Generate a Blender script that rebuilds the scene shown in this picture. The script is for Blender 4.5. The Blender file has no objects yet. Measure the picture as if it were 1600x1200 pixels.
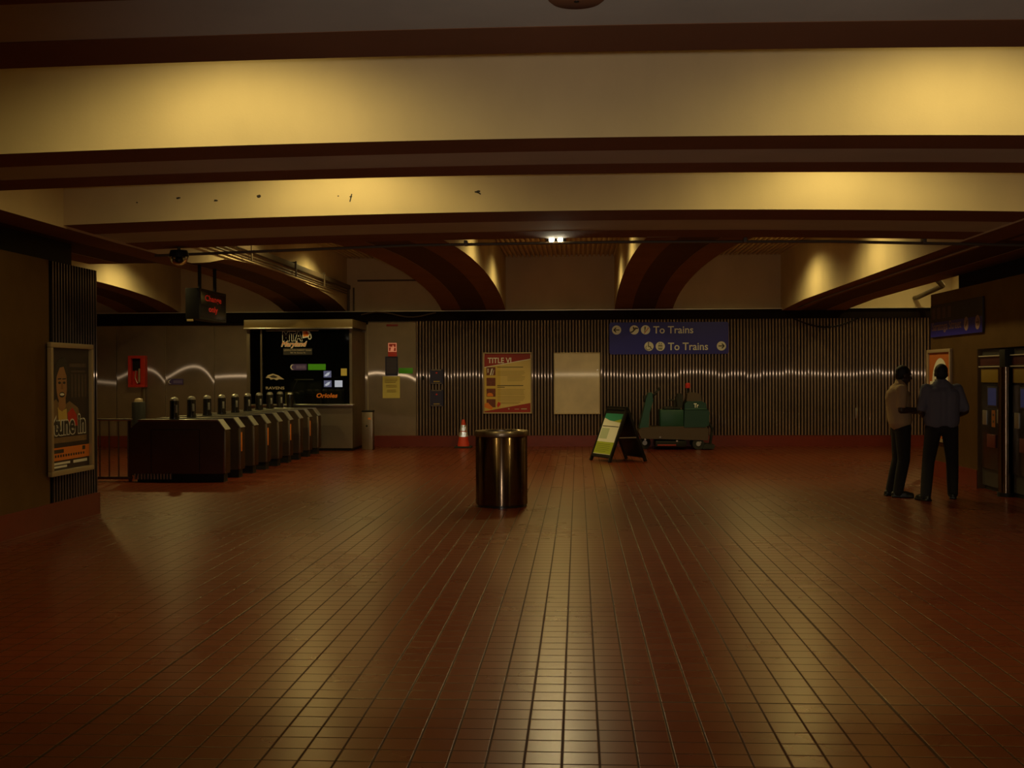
import bpy, bmesh, math, random
from mathutils import Vector, Matrix
random.seed(7)
SC = bpy.context.scene
COL = SC.collection
PI = math.pi

# ------------------------------------------------------------------ camera, world, exposure, flash
F_PX = 1835.0
cd = bpy.data.cameras.new('camera')
cam = bpy.data.objects.new('camera', cd); COL.objects.link(cam)
cd.sensor_width = 36.0; cd.sensor_fit = 'HORIZONTAL'; cd.lens = F_PX * 36.0 / 1600.0
cd.clip_start = 0.02
_y = Vector(((903 - 800) / F_PX, (600 - 587) / F_PX, -1)).normalized()
_x = Vector((1, 0.004, 0)); _x = (_x - _x.dot(_y) * _y).normalized()
_z = _x.cross(_y)
cam.matrix_world = Matrix(((_x[0], _x[1], _x[2], 0), (_y[0], _y[1], _y[2], 0), (_z[0], _z[1], _z[2], 1.6), (0, 0, 0, 1)))
SC.camera = cam

w = bpy.data.worlds.new('world'); SC.world = w; w.use_nodes = True
w.node_tree.nodes['Background'].inputs[0].default_value = (0.9, 0.5, 0.1, 1)
w.node_tree.nodes['Background'].inputs[1].default_value = 0.0006
SC.view_settings.view_transform = 'Standard'
SC.view_settings.look = 'None'
SC.view_settings.exposure = 0.0
SC.view_settings.gamma = 1.0
SC.view_settings.use_curve_mapping = False

LAMP_COL = (1.0, 0.79, 0.28)
BAY_W, COFFER_W = 135.0, 205.0
FLASH_W = 320.0

# the photographer's flash, just above the lens
fl = bpy.data.lights.new('camera_flash', 'SPOT'); fl.energy = FLASH_W; fl.color = (1, 0.9, 0.74)
fl.shadow_soft_size = 0.035; fl.spot_size = math.radians(70); fl.spot_blend = 0.8
flash = bpy.data.objects.new('camera_flash', fl); COL.objects.link(flash)
flash.location = (0.02, 0.0, 1.655); flash.rotation_euler = (PI / 2 + 0.03, 0, -0.09)

# ------------------------------------------------------------------ materials
def mat(name, col, rough=0.6, metal=0.0, emit=None, es=0.0, spec=0.5, noise=0.0, nscale=8.0, bump=0.0):
    m = bpy.data.materials.new(name); m.use_nodes = True
    nt = m.node_tree; b = nt.nodes['Principled BSDF']
    b.inputs['Base Color'].default_value = (*col, 1)
    b.inputs['Roughness'].default_value = rough
    b.inputs['Metallic'].default_value = metal
    b.inputs['Specular IOR Level'].default_value = spec
    if emit:
        b.inputs['Emission Color'].default_value = (*emit, 1); b.inputs['Emission Strength'].default_value = es
    if noise or bump:
        tc = nt.nodes.new('ShaderNodeTexCoord'); n = nt.nodes.new('ShaderNodeTexNoise')
        n.inputs['Scale'].default_value = nscale; n.inputs['Detail'].default_value = 5
        nt.links.new(tc.outputs['Object'], n.inputs['Vector'])
        if noise:
            mx = nt.nodes.new('ShaderNodeMix'); mx.data_type = 'RGBA'
            mx.inputs[6].default_value = (*[c * (1 - noise) for c in col], 1)
            mx.inputs[7].default_value = (*[min(1, c * (1 + noise)) for c in col], 1)
            nt.links.new(n.outputs['Fac'], mx.inputs[0]); nt.links.new(mx.outputs[2], b.inputs['Base Color'])
        if bump:
            bp = nt.nodes.new('ShaderNodeBump'); bp.inputs['Strength'].default_value = bump; bp.inputs['Distance'].default_value = 0.01
            nt.links.new(n.outputs['Fac'], bp.inputs['Height']); nt.links.new(bp.outputs['Normal'], b.inputs['Normal'])
    return m

def concrete_mat(name, col):
    m = bpy.data.materials.new(name); m.use_nodes = True
    nt = m.node_tree; L = nt.links.new; b = nt.nodes['Principled BSDF']
    b.inputs['Roughness'].default_value = 0.85; b.inputs['Specular IOR Level'].default_value = 0.2
    tc = nt.nodes.new('ShaderNodeTexCoord')
    mp = nt.nodes.new('ShaderNodeMapping'); mp.inputs['Scale'].default_value = (0.6, 0.6, 0.35); L(tc.outputs['Object'], mp.inputs[0])
    n = nt.nodes.new('ShaderNodeTexNoise'); n.inputs['Scale'].default_value = 2.2; n.inputs['Detail'].default_value = 6; L(mp.outputs[0], n.inputs['Vector'])
    n2 = nt.nodes.new('ShaderNodeTexNoise'); n2.inputs['Scale'].default_value = 60; n2.inputs['Detail'].default_value = 3; L(tc.outputs['Object'], n2.inputs['Vector'])
    r = nt.nodes.new('ShaderNodeValToRGB')
    r.color_ramp.elements[0].position = 0.3; r.color_ramp.elements[0].color = (*[c * 0.88 for c in col], 1)
    r.color_ramp.elements[1].position = 0.7; r.color_ramp.elements[1].color = (*[c * 1.05 for c in col], 1)
    L(n.outputs['Fac'], r.inputs[0]); L(r.outputs[0], b.inputs['Base Color'])
    bp = nt.nodes.new('ShaderNodeBump'); bp.inputs['Strength'].default_value = 0.15; bp.inputs['Distance'].default_value = 0.004
    L(n2.outputs['Fac'], bp.inputs['Height']); L(bp.outputs[0], b.inputs['Normal'])
    return m

def steel_mat(name, col=(0.45, 0.4, 0.34), broad=0.5, sharp=0.22, aniso=0.0, mixf=0.4, axis='Z', mid=None):
    """stainless steel: a broad satin lobe under a tighter brushed lobe"""
    m = bpy.data.materials.new(name); m.use_nodes = True
    nt = m.node_tree; L = nt.links.new
    nt.nodes.remove(nt.nodes['Principled BSDF']); out = nt.nodes['Material Output']
    g1 = nt.nodes.new('ShaderNodeBsdfAnisotropic'); g2 = nt.nodes.new('ShaderNodeBsdfAnisotropic')
    tg = nt.nodes.new('ShaderNodeTangent'); tg.direction_type = 'RADIAL'; tg.axis = axis
    tc = nt.nodes.new('ShaderNodeTexCoord'); n = nt.nodes.new('ShaderNodeTexNoise'); n.inputs['Scale'].default_value = 3; n.inputs['Detail'].default_value = 5
    L(tc.outputs['Object'], n.inputs['Vector'])
    mx = nt.nodes.new('ShaderNodeMix'); mx.data_type = 'RGBA'
    mx.inputs[6].default_value = (*[c * 0.8 for c in col], 1); mx.inputs[7].default_value = (*[c * 1.15 for c in col], 1)
    L(n.outputs['Fac'], mx.inputs[0])
    for g, r in ((g1, broad), (g2, sharp)):
        L(mx.outputs[2], g.inputs['Color']); g.inputs['Roughness'].default_value = r
        if aniso: L(tg.outputs[0], g.inputs['Tangent'])
    g2.inputs['Anisotropy'].default_value = aniso
    g1.inputs['Anisotropy'].default_value = aniso * 0.5
    ms = nt.nodes.new('ShaderNodeMixShader'); ms.inputs[0].default_value = mixf
    L(g1.outputs[0], ms.inputs[1]); L(g2.outputs[0], ms.inputs[2]); L(ms.outputs[0], out.inputs['Surface'])
    if mid:
        g3 = nt.nodes.new('ShaderNodeBsdfAnisotropic'); L(mx.outputs[2], g3.inputs['Color']); L(tg.outputs[0], g3.inputs['Tangent'])
        g3.inputs['Roughness'].default_value = mid[0]; g3.inputs['Anisotropy'].default_value = mid[1]
        m2 = nt.nodes.new('ShaderNodeMixShader'); m2.inputs[0].default_value = mid[2]
        L(g1.outputs[0], m2.inputs[1]); L(g3.outputs[0], m2.inputs[2]); L(m2.outputs[0], ms.inputs[1]); g1.inputs['Anisotropy'].default_value = 0
    return m

def floor_mat():
    m = bpy.data.materials.new('quarry_tile_floor'); m.use_nodes = True
    nt = m.node_tree; L = nt.links.new; N = nt.nodes.new; b = nt.nodes['Principled BSDF']
    geo = N('ShaderNodeNewGeometry'); sx = N('ShaderNodeSeparateXYZ'); L(geo.outputs['Position'], sx.inputs[0])
    def mth(op, a, b_=None, c=None):
        n = N('ShaderNodeMath'); n.operation = op
        for i, v in enumerate((a, b_, c)):
            if v is None: continue
            if isinstance(v, (int, float)): n.inputs[i].default_value = v
            else: L(v, n.inputs[i])
        return n.outputs[0]
    T = 0.157
    def cell(o, off):
        t = mth('DIVIDE', mth('SUBTRACT', o, off), T)
        fr = mth('FRACT', t); fl_ = mth('FLOOR', t)
        e = mth('MINIMUM', fr, mth('SUBTRACT', 1.0, fr))
        big = mth('FRACT', mth('DIVIDE', mth('SUBTRACT', o, off), T * 24))
        eb = mth('MULTIPLY', mth('MINIMUM', big, mth('SUBTRACT', 1.0, big)), 24.0)
        return e, fl_, eb
    ex, fx, bx = cell(sx.outputs[0], -2.27); ey, fy, by = cell(sx.outputs[1], 5.77)
    e = mth('MINIMUM', ex, ey); eb = mth('MINIMUM', bx, by)
    def sstep(v, a, b_):
        r = N('ShaderNodeMapRange'); r.interpolation_type = 'SMOOTHSTEP'
        r.inputs['From Min'].default_value = a; r.inputs['From Max'].default_value = b_; L(v, r.inputs['Value']); return r.outputs[0]
    tile = sstep(e, 0.016, 0.045); joint = sstep(eb, 0.03, 0.075)
    on = mth('MULTIPLY', tile, joint)
    cx = N('ShaderNodeCombineXYZ'); L(fx, cx.inputs[0]); L(fy, cx.inputs[1])
    wn = N('ShaderNodeTexWhiteNoise'); wn.noise_dimensions = '2D'; L(cx.outputs[0], wn.inputs['Vector'])
    nz = N('ShaderNodeTexNoise'); nz.inputs['Scale'].default_value = 0.7; nz.inputs['Detail'].default_value = 6; L(geo.outputs['Position'], nz.inputs['Vector'])
    nf = N('ShaderNodeTexNoise'); nf.inputs['Scale'].default_value = 55; nf.inputs['Detail'].default_value = 3; L(geo.outputs['Position'], nf.inputs['Vector'])
    r = N('ShaderNodeValToRGB')
    r.color_ramp.elements[0].color = (0.105, 0.0105, 0.003, 1); r.color_ramp.elements[1].color = (0.13, 0.015, 0.004, 1)
    L(mth('ADD', mth('MULTIPLY', wn.outputs['Value'], 0.6), mth('MULTIPLY', nz.outputs['Fac'], 0.4)), r.inputs[0])
    mx = N('ShaderNodeMix'); mx.data_type = 'RGBA'; mx.inputs[6].default_value = (0.03, 0.007, 0.003, 1)
    L(on, mx.inputs[0]); L(r.outputs[0], mx.inputs[7]); L(mx.outputs[2], b.inputs['Base Color'])
    rg = mth('ADD', mth('ADD', 0.25, mth('MULTIPLY', wn.outputs['Value'], 0.012)), mth('MULTIPLY', nz.outputs['Fac'], 0.05))
    L(mth('ADD', rg, mth('MULTIPLY', mth('SUBTRACT', 1.0, on), 0.25)), b.inputs['Roughness'])
    L(mth('ADD', 0.06, mth('MULTIPLY', on, 0.44)), b.inputs['Specular IOR Level'])
    b.inputs['Specular IOR Level'].default_value = 0.5; b.inputs['Specular Tint'].default_value = (1, 0.70, 0.24, 1); b.inputs['IOR'].default_value = 1.95
    bp = N('ShaderNodeBump'); bp.inputs['Strength'].default_value = 0.5; bp.inputs['Distance'].default_value = 0.002
    L(mth('ADD', on, mth('MULTIPLY', nf.outputs['Fac'], 0.05)), bp.inputs['Height']); L(bp.outputs[0], b.inputs['Normal'])
    return m

def glass_mat():
    m = bpy.data.materials.new('window_glass'); m.use_nodes = True
    nt = m.node_tree; L = nt.links.new; nt.nodes.remove(nt.nodes['Principled BSDF']); out = nt.nodes['Material Output']
    t = nt.nodes.new('ShaderNodeBsdfTransparent'); t.inputs[0].default_value = (0.75, 0.78, 0.74, 1)
    g = nt.nodes.new('ShaderNodeBsdfGlossy'); g.inputs['Roughness'].default_value = 0.03
    f = nt.nodes.new('ShaderNodeFresnel'); f.inputs[0].default_value = 1.45
    ms = nt.nodes.new('ShaderNodeMixShader'); L(f.outputs[0], ms.inputs[0]); L(t.outputs[0], ms.inputs[1]); L(g.outputs[0], ms.inputs[2]); L(ms.outputs[0], out.inputs[0])
    return m

M = {}
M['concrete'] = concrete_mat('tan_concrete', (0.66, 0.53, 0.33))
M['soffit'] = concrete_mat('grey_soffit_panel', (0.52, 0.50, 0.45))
M['ribconcrete'] = concrete_mat('rib_concrete', (0.64, 0.51, 0.32))  # a little darker than the beams, chosen to balance stronger coffer lamps
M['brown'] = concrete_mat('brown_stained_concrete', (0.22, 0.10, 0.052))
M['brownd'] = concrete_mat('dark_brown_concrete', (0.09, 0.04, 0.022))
M['floor'] = floor_mat()
M['redtile'] = mat('red_tile_base', (0.135, 0.013, 0.003), 0.4, noise=0.2, nscale=6)
M['ridge'] = steel_mat('corrugated_steel', (0.54, 0.40, 0.30), 0.6, 0.145, -0.95, 0.40, mid=(0.42, -0.8, 0.4))
M['groove'] = mat('dark_groove', (0.012, 0.007, 0.005), 0.8, spec=0.1)
M['panel'] = steel_mat('brushed_steel_panel', (0.42, 0.32, 0.22), 0.55, 0.155, -0.95, 0.35, mid=(0.4, -0.75, 0.3))
M['steel'] = steel_mat('stainless_steel', (0.33, 0.26, 0.19), 0.45, 0.28, 0, 0.4)
M['steeld'] = steel_mat('dull_steel', (0.17, 0.115, 0.075), 0.45, 0.3, 0, 0.4)
M['bin'] = steel_mat('bin_steel', (0.19, 0.125, 0.08), 0.24, 0.145, 0.74, 0.5)
M['wallsteel'] = steel_mat('satin_wall_steel', (0.22, 0.135, 0.06), 0.62, 0.42, 0, 0.3)
M['brighttrim'] = mat('bright_trim', (0.85, 0.78, 0.62), 0.35, 0.4)
M['chrome'] = steel_mat('polished_trim', (0.7, 0.66, 0.58), 0.35, 0.15, 0, 0.6)
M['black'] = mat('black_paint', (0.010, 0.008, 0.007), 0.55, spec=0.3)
M['blackg'] = mat('black_gloss', (0.01, 0.009, 0.009), 0.22)
M['darkp'] = mat('dark_panel', (0.035, 0.03, 0.028), 0.45)
M['conduit'] = mat('painted_conduit', (0.10, 0.07, 0.045), 0.5)
M['galv'] = mat('galvanised_steel', (0.45, 0.42, 0.36), 0.4, 0.8)
M['white'] = mat('white_print', (0.78, 0.75, 0.68), 0.5)
M['cream'] = mat('cream_print', (0.66, 0.48, 0.18), 0.5, noise=0.08, nscale=4)
M['tan'] = mat('tan_print', (0.62, 0.42, 0.09), 0.5, noise=0.08, nscale=4)
M['red'] = mat('red_print', (0.30, 0.018, 0.012), 0.5)
M['redb'] = mat('bright_red', (0.55, 0.03, 0.015), 0.4)
M['orange'] = mat('orange_print', (0.75, 0.20, 0.02), 0.5)
M['maroon'] = mat('maroon_photo', (0.16, 0.035, 0.02), 0.5, noise=0.5, nscale=25)
M['blue'] = mat('blue_sign', (0.018, 0.013, 0.30), 0.4)
M['navy'] = mat('navy_panel', (0.02, 0.016, 0.06), 0.45)
M['violet'] = mat('violet_sign', (0.08, 0.05, 0.2), 0.5)
M['green'] = mat('green_sticker', (0.08, 0.42, 0.01), 0.5)
M['yellow'] = mat('yellow_paper', (0.62, 0.50, 0.14), 0.7, noise=0.06, nscale=10)
M['ink'] = mat('printed_ink', (0.03, 0.022, 0.02), 0.6)
M['inkb'] = mat('brown_ink', (0.30, 0.20, 0.06), 0.6)
M['boardgrey'] = steel_mat('blank_panel_face', (0.80, 0.66, 0.46), 0.62, 0.17, -0.93, 0.07, mid=(0.45, -0.6, 0.3))
M['header'] = mat('lamplit_fascia_steel', (0.17, 0.11, 0.035), 0.45)  # steel fascia, yellow lamplight from above put into its colour
M['frame'] = mat('pale_frame', (0.42, 0.31, 0.19), 0.4, 0.2)
M['skin'] = mat('brown_skin', (0.045, 0.022, 0.013), 0.5)
M['skinl'] = mat('poster_skin', (0.36, 0.17, 0.07), 0.6)
M['hair'] = mat('black_hair', (0.006, 0.005, 0.005), 0.7)
M['shirt1'] = mat('cream_shirt', (0.42, 0.29, 0.16), 0.9)
M['shirt2'] = mat('blue_grey_shirt', (0.13, 0.13, 0.18), 0.9)
M['trouser'] = mat('dark_trousers', (0.012, 0.010, 0.011), 0.9)
M['shoe'] = mat('black_shoe', (0.008, 0.007, 0.006), 0.4)
M['conebody'] = mat('orange_cone_plastic', (0.55, 0.035, 0.012), 0.45)
M['prism'] = steel_mat('retroreflective_prism', (0.98, 0.98, 0.96), 0.075, 0.075, 0, 0.5)
M['scrub'] = mat('teal_plastic', (0.012, 0.06, 0.040), 0.4)
M['scrubd'] = mat('dark_teal_plastic', (0.008, 0.042, 0.030), 0.4)
M['skirt'] = mat('brown_grey_plastic', (0.07, 0.042, 0.024), 0.5)
M['rubber'] = mat('black_rubber', (0.012, 0.011, 0.01), 0.7)
M['beacon'] = mat('red_beacon_plastic', (0.5, 0.02, 0.015), 0.25)
M['glass'] = glass_mat()
M['lens'] = mat('lamp_lens', (0.9, 0.8, 0.5), 0.4, emit=LAMP_COL, es=14)
M['glare'] = mat('emergency_lens', (1, 0.95, 0.8), 0.3, emit=(1, 0.93, 0.62), es=45)
M['led'] = mat('red_led', (0.3, 0.0, 0.0), 0.4, emit=(1, 0.03, 0.01), es=0.12)
M['scr'] = mat('monitor_screen', (0.1, 0.1, 0.14), 0.3, emit=(0.55, 0.5, 0.85), es=0.28)
M['scrb'] = mat('monitor_bright', (0.3, 0.3, 0.35), 0.3, emit=(0.9, 0.85, 1), es=0.75)
M['tvscr'] = mat('kiosk_screen', (0.03, 0.04, 0.12), 0.3, emit=(0.16, 0.2, 0.7), es=0.03)
M['firesign'] = mat('fire_sign_lit', (0.7, 0.3, 0.2), 0.4, emit=(1, 0.32, 0.16), es=0.30)
M['firered'] = mat('fire_sign_red', (0.4, 0.03, 0.02), 0.4, emit=(1, 0.08, 0.03), es=0.05)
M['tvmyel'] = mat('kiosk_yellow', (0.28, 0.18, 0.02), 0.4)

# ------------------------------------------------------------------ helpers
class MB:
    def __init__(s): s.v = []; s.f = []; s.m = []; s.k = 0; s.X = Matrix()
    def mat(s, k): s.k = k; return s
    def at(s, X): s.X = X; return s
    def add(s, vs, fs):
        o = len(s.v); s.v += [tuple(s.X @ Vector(v)) for v in vs]
        for f in fs: s.f.append(tuple(i + o for i in f)); s.m.append(s.k)
        return s
    def box(s, x0, x1, y0, y1, z0, z1, c=0.0):
        if c <= 0:
            vs = [(x, y, z) for x in (x0, x1) for y in (y0, y1) for z in (z0, z1)]
            return s.add(vs, [(0, 1, 3, 2), (4, 6, 7, 5), (0, 4, 5, 1), (2, 3, 7, 6), (0, 2, 6, 4), (1, 5, 7, 3)])
        b = bmesh.new(); bmesh.ops.create_cube(b, size=1)
        for v in b.verts: v.co = Vector(((x0 + x1) / 2 + v.co.x * (x1 - x0), (y0 + y1) / 2 + v.co.y * (y1 - y0), (z0 + z1) / 2 + v.co.z * (z1 - z0)))
        bmesh.ops.bevel(b, geom=b.edges[:], offset=min(c, 0.45 * min(abs(x1 - x0), abs(y1 - y0), abs(z1 - z0))), segments=2, affect='EDGES', profile=0.6)
        return s.bm(b)
    def bm(s, b):
        b.verts.index_update(); s.add([v.co[:] for v in b.verts], [[v.index for v in f.verts] for f in b.faces]); b.free(); return s
    def prism(s, pts, a0, a1, plane='xz'):
        """outline pts extruded; plane xz -> along y, yz -> along x, xy -> along z"""
        n = len(pts)
        def P(p, a): return {'xz': (p[0], a, p[1]), 'yz': (a, p[0], p[1]), 'xy': (p[0], p[1], a)}[plane]
        vs = [P(p, a0) for p in pts] + [P(p, a1) for p in pts]
        return s.add(vs, [tuple(range(n)), tuple(range(2 * n - 1, n - 1, -1))] + [(i, i + n, (i + 1) % n + n, (i + 1) % n) for i in range(n)])
    def cyl(s, p0, p1, r0, r1=None, n=16, cap=True):
        r1 = r0 if r1 is None else r1
        p0 = Vector(p0); p1 = Vector(p1); d = (p1 - p0)
        q = d.to_track_quat('Z', 'Y')
        vs = []
        for p, r in ((p0, r0), (p1, r1)):
            for i in range(n): vs.append(tuple(p + q @ Vector((r * math.cos(2 * PI * i / n), r * math.sin(2 * PI * i / n), 0))))
        fs = [(i, (i + 1) % n, (i + 1) % n + n, i + n) for i in range(n)]
        if cap: fs += [tuple(range(n - 1, -1, -1)), tuple(range(n, 2 * n))]
        return s.add(vs, fs)
    def lathe(s, prof, c=(0, 0, 0), n=32, close=False):
        vs = []
        for r, z in prof:
            for i in range(n): vs.append((c[0] + r * math.cos(2 * PI * i / n), c[1] + r * math.sin(2 * PI * i / n), c[2] + z))
        fs = [(j * n + i, j * n + (i + 1) % n, (j + 1) * n + (i + 1) % n, (j + 1) * n + i) for j in range(len(prof) - 1) for i in range(n)]
        if close: fs += [tuple(range(n - 1, -1, -1)), tuple(range((len(prof) - 1) * n, len(prof) * n))]
        return s.add(vs, fs)
    def ell(s, c, r, rot=None, u=16, v=10):
        b = bmesh.new(); bmesh.ops.create_uvsphere(b, u_segments=u, v_segments=v, radius=1)
        X = Matrix.Translation(c) @ (rot.to_4x4() if rot else Matrix()) @ Matrix.Diagonal((*r, 1))
        bmesh.ops.transform(b, matrix=X, verts=b.verts); return s.bm(b)
    def cap(s, p0, r0, p1, r1, n=14):
        s.cyl(p0, p1, r0, r1, n); s.ell(p0, (r0,) * 3, None, n, 8); return s.ell(p1, (r1,) * 3, None, n, 8)
    def tube(s, pts, r, n=8):
        for a, b in zip(pts, pts[1:]): s.cyl(a, b, r, r, n)
        for p in pts[1:-1]: s.ell(p, (r,) * 3, None, n, 6)
        return s
    def torus(s, c, R, r, rot=None, n=24, k=8):
        rot = rot.to_4x4() if rot else Matrix(); vs = []
        for i in range(n):
            a = 2 * PI * i / n
            for j in range(k):
                t = 2 * PI * j / k
                vs.append(tuple(Vector(c) + (rot @ Vector(((R + r * math.cos(t)) * math.cos(a), (R + r * math.cos(t)) * math.sin(a), r * math.sin(t))))))
        return s.add(vs, [(i * k + j, ((i + 1) % n) * k + j, ((i + 1) % n) * k + (j + 1) % k, i * k + (j + 1) % k) for i in range(n) for j in range(k)])
    def build(s, name, mats, parent=None, smooth=True, fix=True, loc=None):
        me = bpy.data.meshes.new(name)
        if loc is not None:                         # keep the origin at the thing's own place
            s.v = [(v[0] - loc[0], v[1] - loc[1], v[2] - loc[2]) for v in s.v]
        me.from_pydata(s.v, [], s.f)
        for mm in (mats if isinstance(mats, (list, tuple)) else [mats]): me.materials.append(M[mm] if isinstance(mm, str) else mm)
        me.polygons.foreach_set('material_index', s.m)
        if fix:
            b = bmesh.new(); b.from_mesh(me); bmesh.ops.recalc_face_normals(b, faces=b.faces); b.to_mesh(me); b.free()
        me.polygons.foreach_set('use_smooth', [smooth] * len(me.polygons))
        if smooth: me.set_sharp_from_angle(angle=math.radians(40))
        me.update()
        o = bpy.data.objects.new(name, me); COL.objects.link(o)
        if loc is not None: o.location = loc
        if parent: o.parent = parent
        return o

def tag(o, label, cat, group=None, kind=None):
    o['label'] = label; o['category'] = cat
    if group: o['group'] = group
    if kind: o['kind'] = kind
    return o
def thing(name, label, cat, loc=(0, 0, 0), rz=0.0, group=None):
    o = bpy.data.objects.new(name, None); COL.objects.link(o); o.empty_display_size = 0.1
    o.location = loc; o.rotation_euler = (0, 0, rz)
    return tag(o, label, cat, group)
def struct(o, label=None):
    o['kind'] = 'structure'
    if label: o['label'] = label
    return o
def dup(root, loc, label=None, group=None, rz=None):
    r = root.copy(); COL.objects.link(r); r.location = loc
    if rz is not None: r.rotation_euler = (0, 0, rz)
    if label: r['label'] = label
    if group: r['group'] = group
    for ch in list(root.children):
        c = ch.copy(); COL.objects.link(c); c.parent = r
        for g in list(ch.children):
            d = g.copy(); COL.objects.link(d); d.parent = c
    return r

def text_mesh(s, bold=0.0, shear=0.0, ext=0.0):
    cu = bpy.data.curves.new('t', 'FONT'); cu.body = s; cu.align_x = 'CENTER'; cu.size = 1; cu.offset = bold; cu.shear = shear
    cu.extrude = ext; cu.resolution_u = 3
    o = bpy.data.objects.new('t', cu); COL.objects.link(o)
    me = bpy.data.meshes.new_from_object(o.evaluated_get(bpy.context.evaluated_depsgraph_get()))
    bpy.data.objects.remove(o); bpy.data.curves.remove(cu)
    return me
def put_text(mb, s, x0, x1, z0, z1, y, bold=0.0, shear=0.0):
    """letters filling the box x0..x1, z0..z1 on the plane y (front face towards -y)"""
    bpy.context.view_layer.update()
    me = text_mesh(s, bold, shear)
    xs = [v.co.x for v in me.vertices]; ys = [v.co.y for v in me.vertices]
    ax, bx_, ay, by_ = min(xs), max(xs), min(ys), max(ys)
    vs = [(x0 + (v.co.x - ax) / (bx_ - ax) * (x1 - x0), y, z0 + (v.co.y - ay) / (by_ - ay) * (z1 - z0)) for v in me.vertices]
    mb.add(vs, [tuple(p.vertices) for p in me.polygons]); bpy.data.meshes.remove(me)
    return mb
def disc(mb, x, z, r, y, n=28):
    return mb.add([(x + r * math.cos(2 * PI * i / n), y, z + r * math.sin(2 * PI * i / n)) for i in range(n)], [tuple(range(n))])
def poly(mb, pts, y):
    return mb.add([(p[0], y, p[1]) for p in pts], [tuple(range(len(pts)))])
def rect(mb, x0, x1, z0, z1, y): return poly(mb, [(x0, z0), (x1, z0), (x1, z1), (x0, z1)], y)
def stroke(mb, pts, wd, y):
    for (ax, az), (bx_, bz) in zip(pts, pts[1:]):
        dx, dz = bx_ - ax, bz - az; l = math.hypot(dx, dz) or 1; nx, nz = -dz / l * wd / 2, dx / l * wd / 2
        poly(mb, [(ax + nx, az + nz), (bx_ + nx, bz + nz), (bx_ - nx, bz - nz), (ax - nx, az - nz)], y)
    return mb

# ------------------------------------------------------------------ the setting
YW = 26.6            # back wall
XL, XR = -5.65, 5.60  # side walls
CEIL = 4.34
# floor
mb = MB(); mb.box(-12.2, 9.2, -3, YW + 0.2, -0.1, 0.0); struct(mb.build('floor', 'floor'), 'red quarry tile floor with wide joints')
# ceiling slab with formed deck ribs running towards the back wall
mb = MB(); mb.box(-12.2, 9.2, -3, YW + 0.2, CEIL, CEIL + 0.15)
for i in range(-118, 92):
    x = i * 0.1
    mb.box(x, x + 0.045, 14.3, YW, CEIL - 0.05, CEIL + 0.02)
struct(mb.build('ceiling', 'concrete'), 'ribbed concrete slab above the beams')

def camber(x): return -0.0032 * x * x
def cross_beam(y0, y1, zb):
    """beam across the hall, a grey panel let into its soffit, faintly arched"""
    mb = MB(); n = 48; xs = [-5.75 + (14.9) * i / n for i in range(n + 1)]
    wdt = y1 - y0; g0, g1 = y0 + wdt * 0.33, y0 + wdt * 0.70; wdt = 1
    prof = [(y0, CEIL), (y0, 0.0), (g0, 0.0), (g0, 0.003), (g1, 0.003), (g1, 0.0), (y1, 0.0), (y1, CEIL)]
    vs = []
    for x in xs:
        for (y, z) in prof: vs.append((x, y, z if z > 1 else zb + camber(max(-5.6, min(5.6, x))) + z))
    k = len(prof)
    for i in range(n):
        for j in range(k - 1):
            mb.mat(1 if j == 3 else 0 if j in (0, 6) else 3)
            a = i * k + j
            mb.add([vs[a], vs[a + 1], vs[a + 1 + k], vs[a + k]], [(0, 1, 2, 3)])
    return mb
for y0, y1 in ((0.87, 2.37), (4.53, 6.03), (8.19, 9.66), (11.80, 14.15)):
    mb = cross_beam(y0, y1, 3.255)
    if y0 == 11.80:      # holes and scars in the face of this beam
        mb.mat(2)
        for px, pz, s in ((-4.50, 3.39, 0.5), (-4.07, 3.43, 1.0), (-3.68, 3.40, 0.8), (-3.23, 3.44, 1.0), (-2.42, 3.43, 0.4), (-2.29, 3.42, 0.55), (-1.0, 3.455, 1.0)):
            pts = [(px + 0.03 * s * random.uniform(0.5, 1.2) * math.cos(a), pz + 0.016 * s * random.uniform(0.5, 1.3) * math.sin(a)) for a in [i * 0.7 for i in range(9)]]
            poly(mb, pts, 11.797)
        stroke(mb, [(-2.30, 3.37), (-2.28, 3.45)], 0.012, 11.797); stroke(mb, [(-1.0, 3.45), (-0.97, 3.43)], 0.012, 11.797)
    o = mb.build('ceiling_beam', ['concrete', 'soffit', 'ink', 'brown'], fix=False); struct(o, 'concrete beam across the hall with a grey soffit panel')

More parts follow.
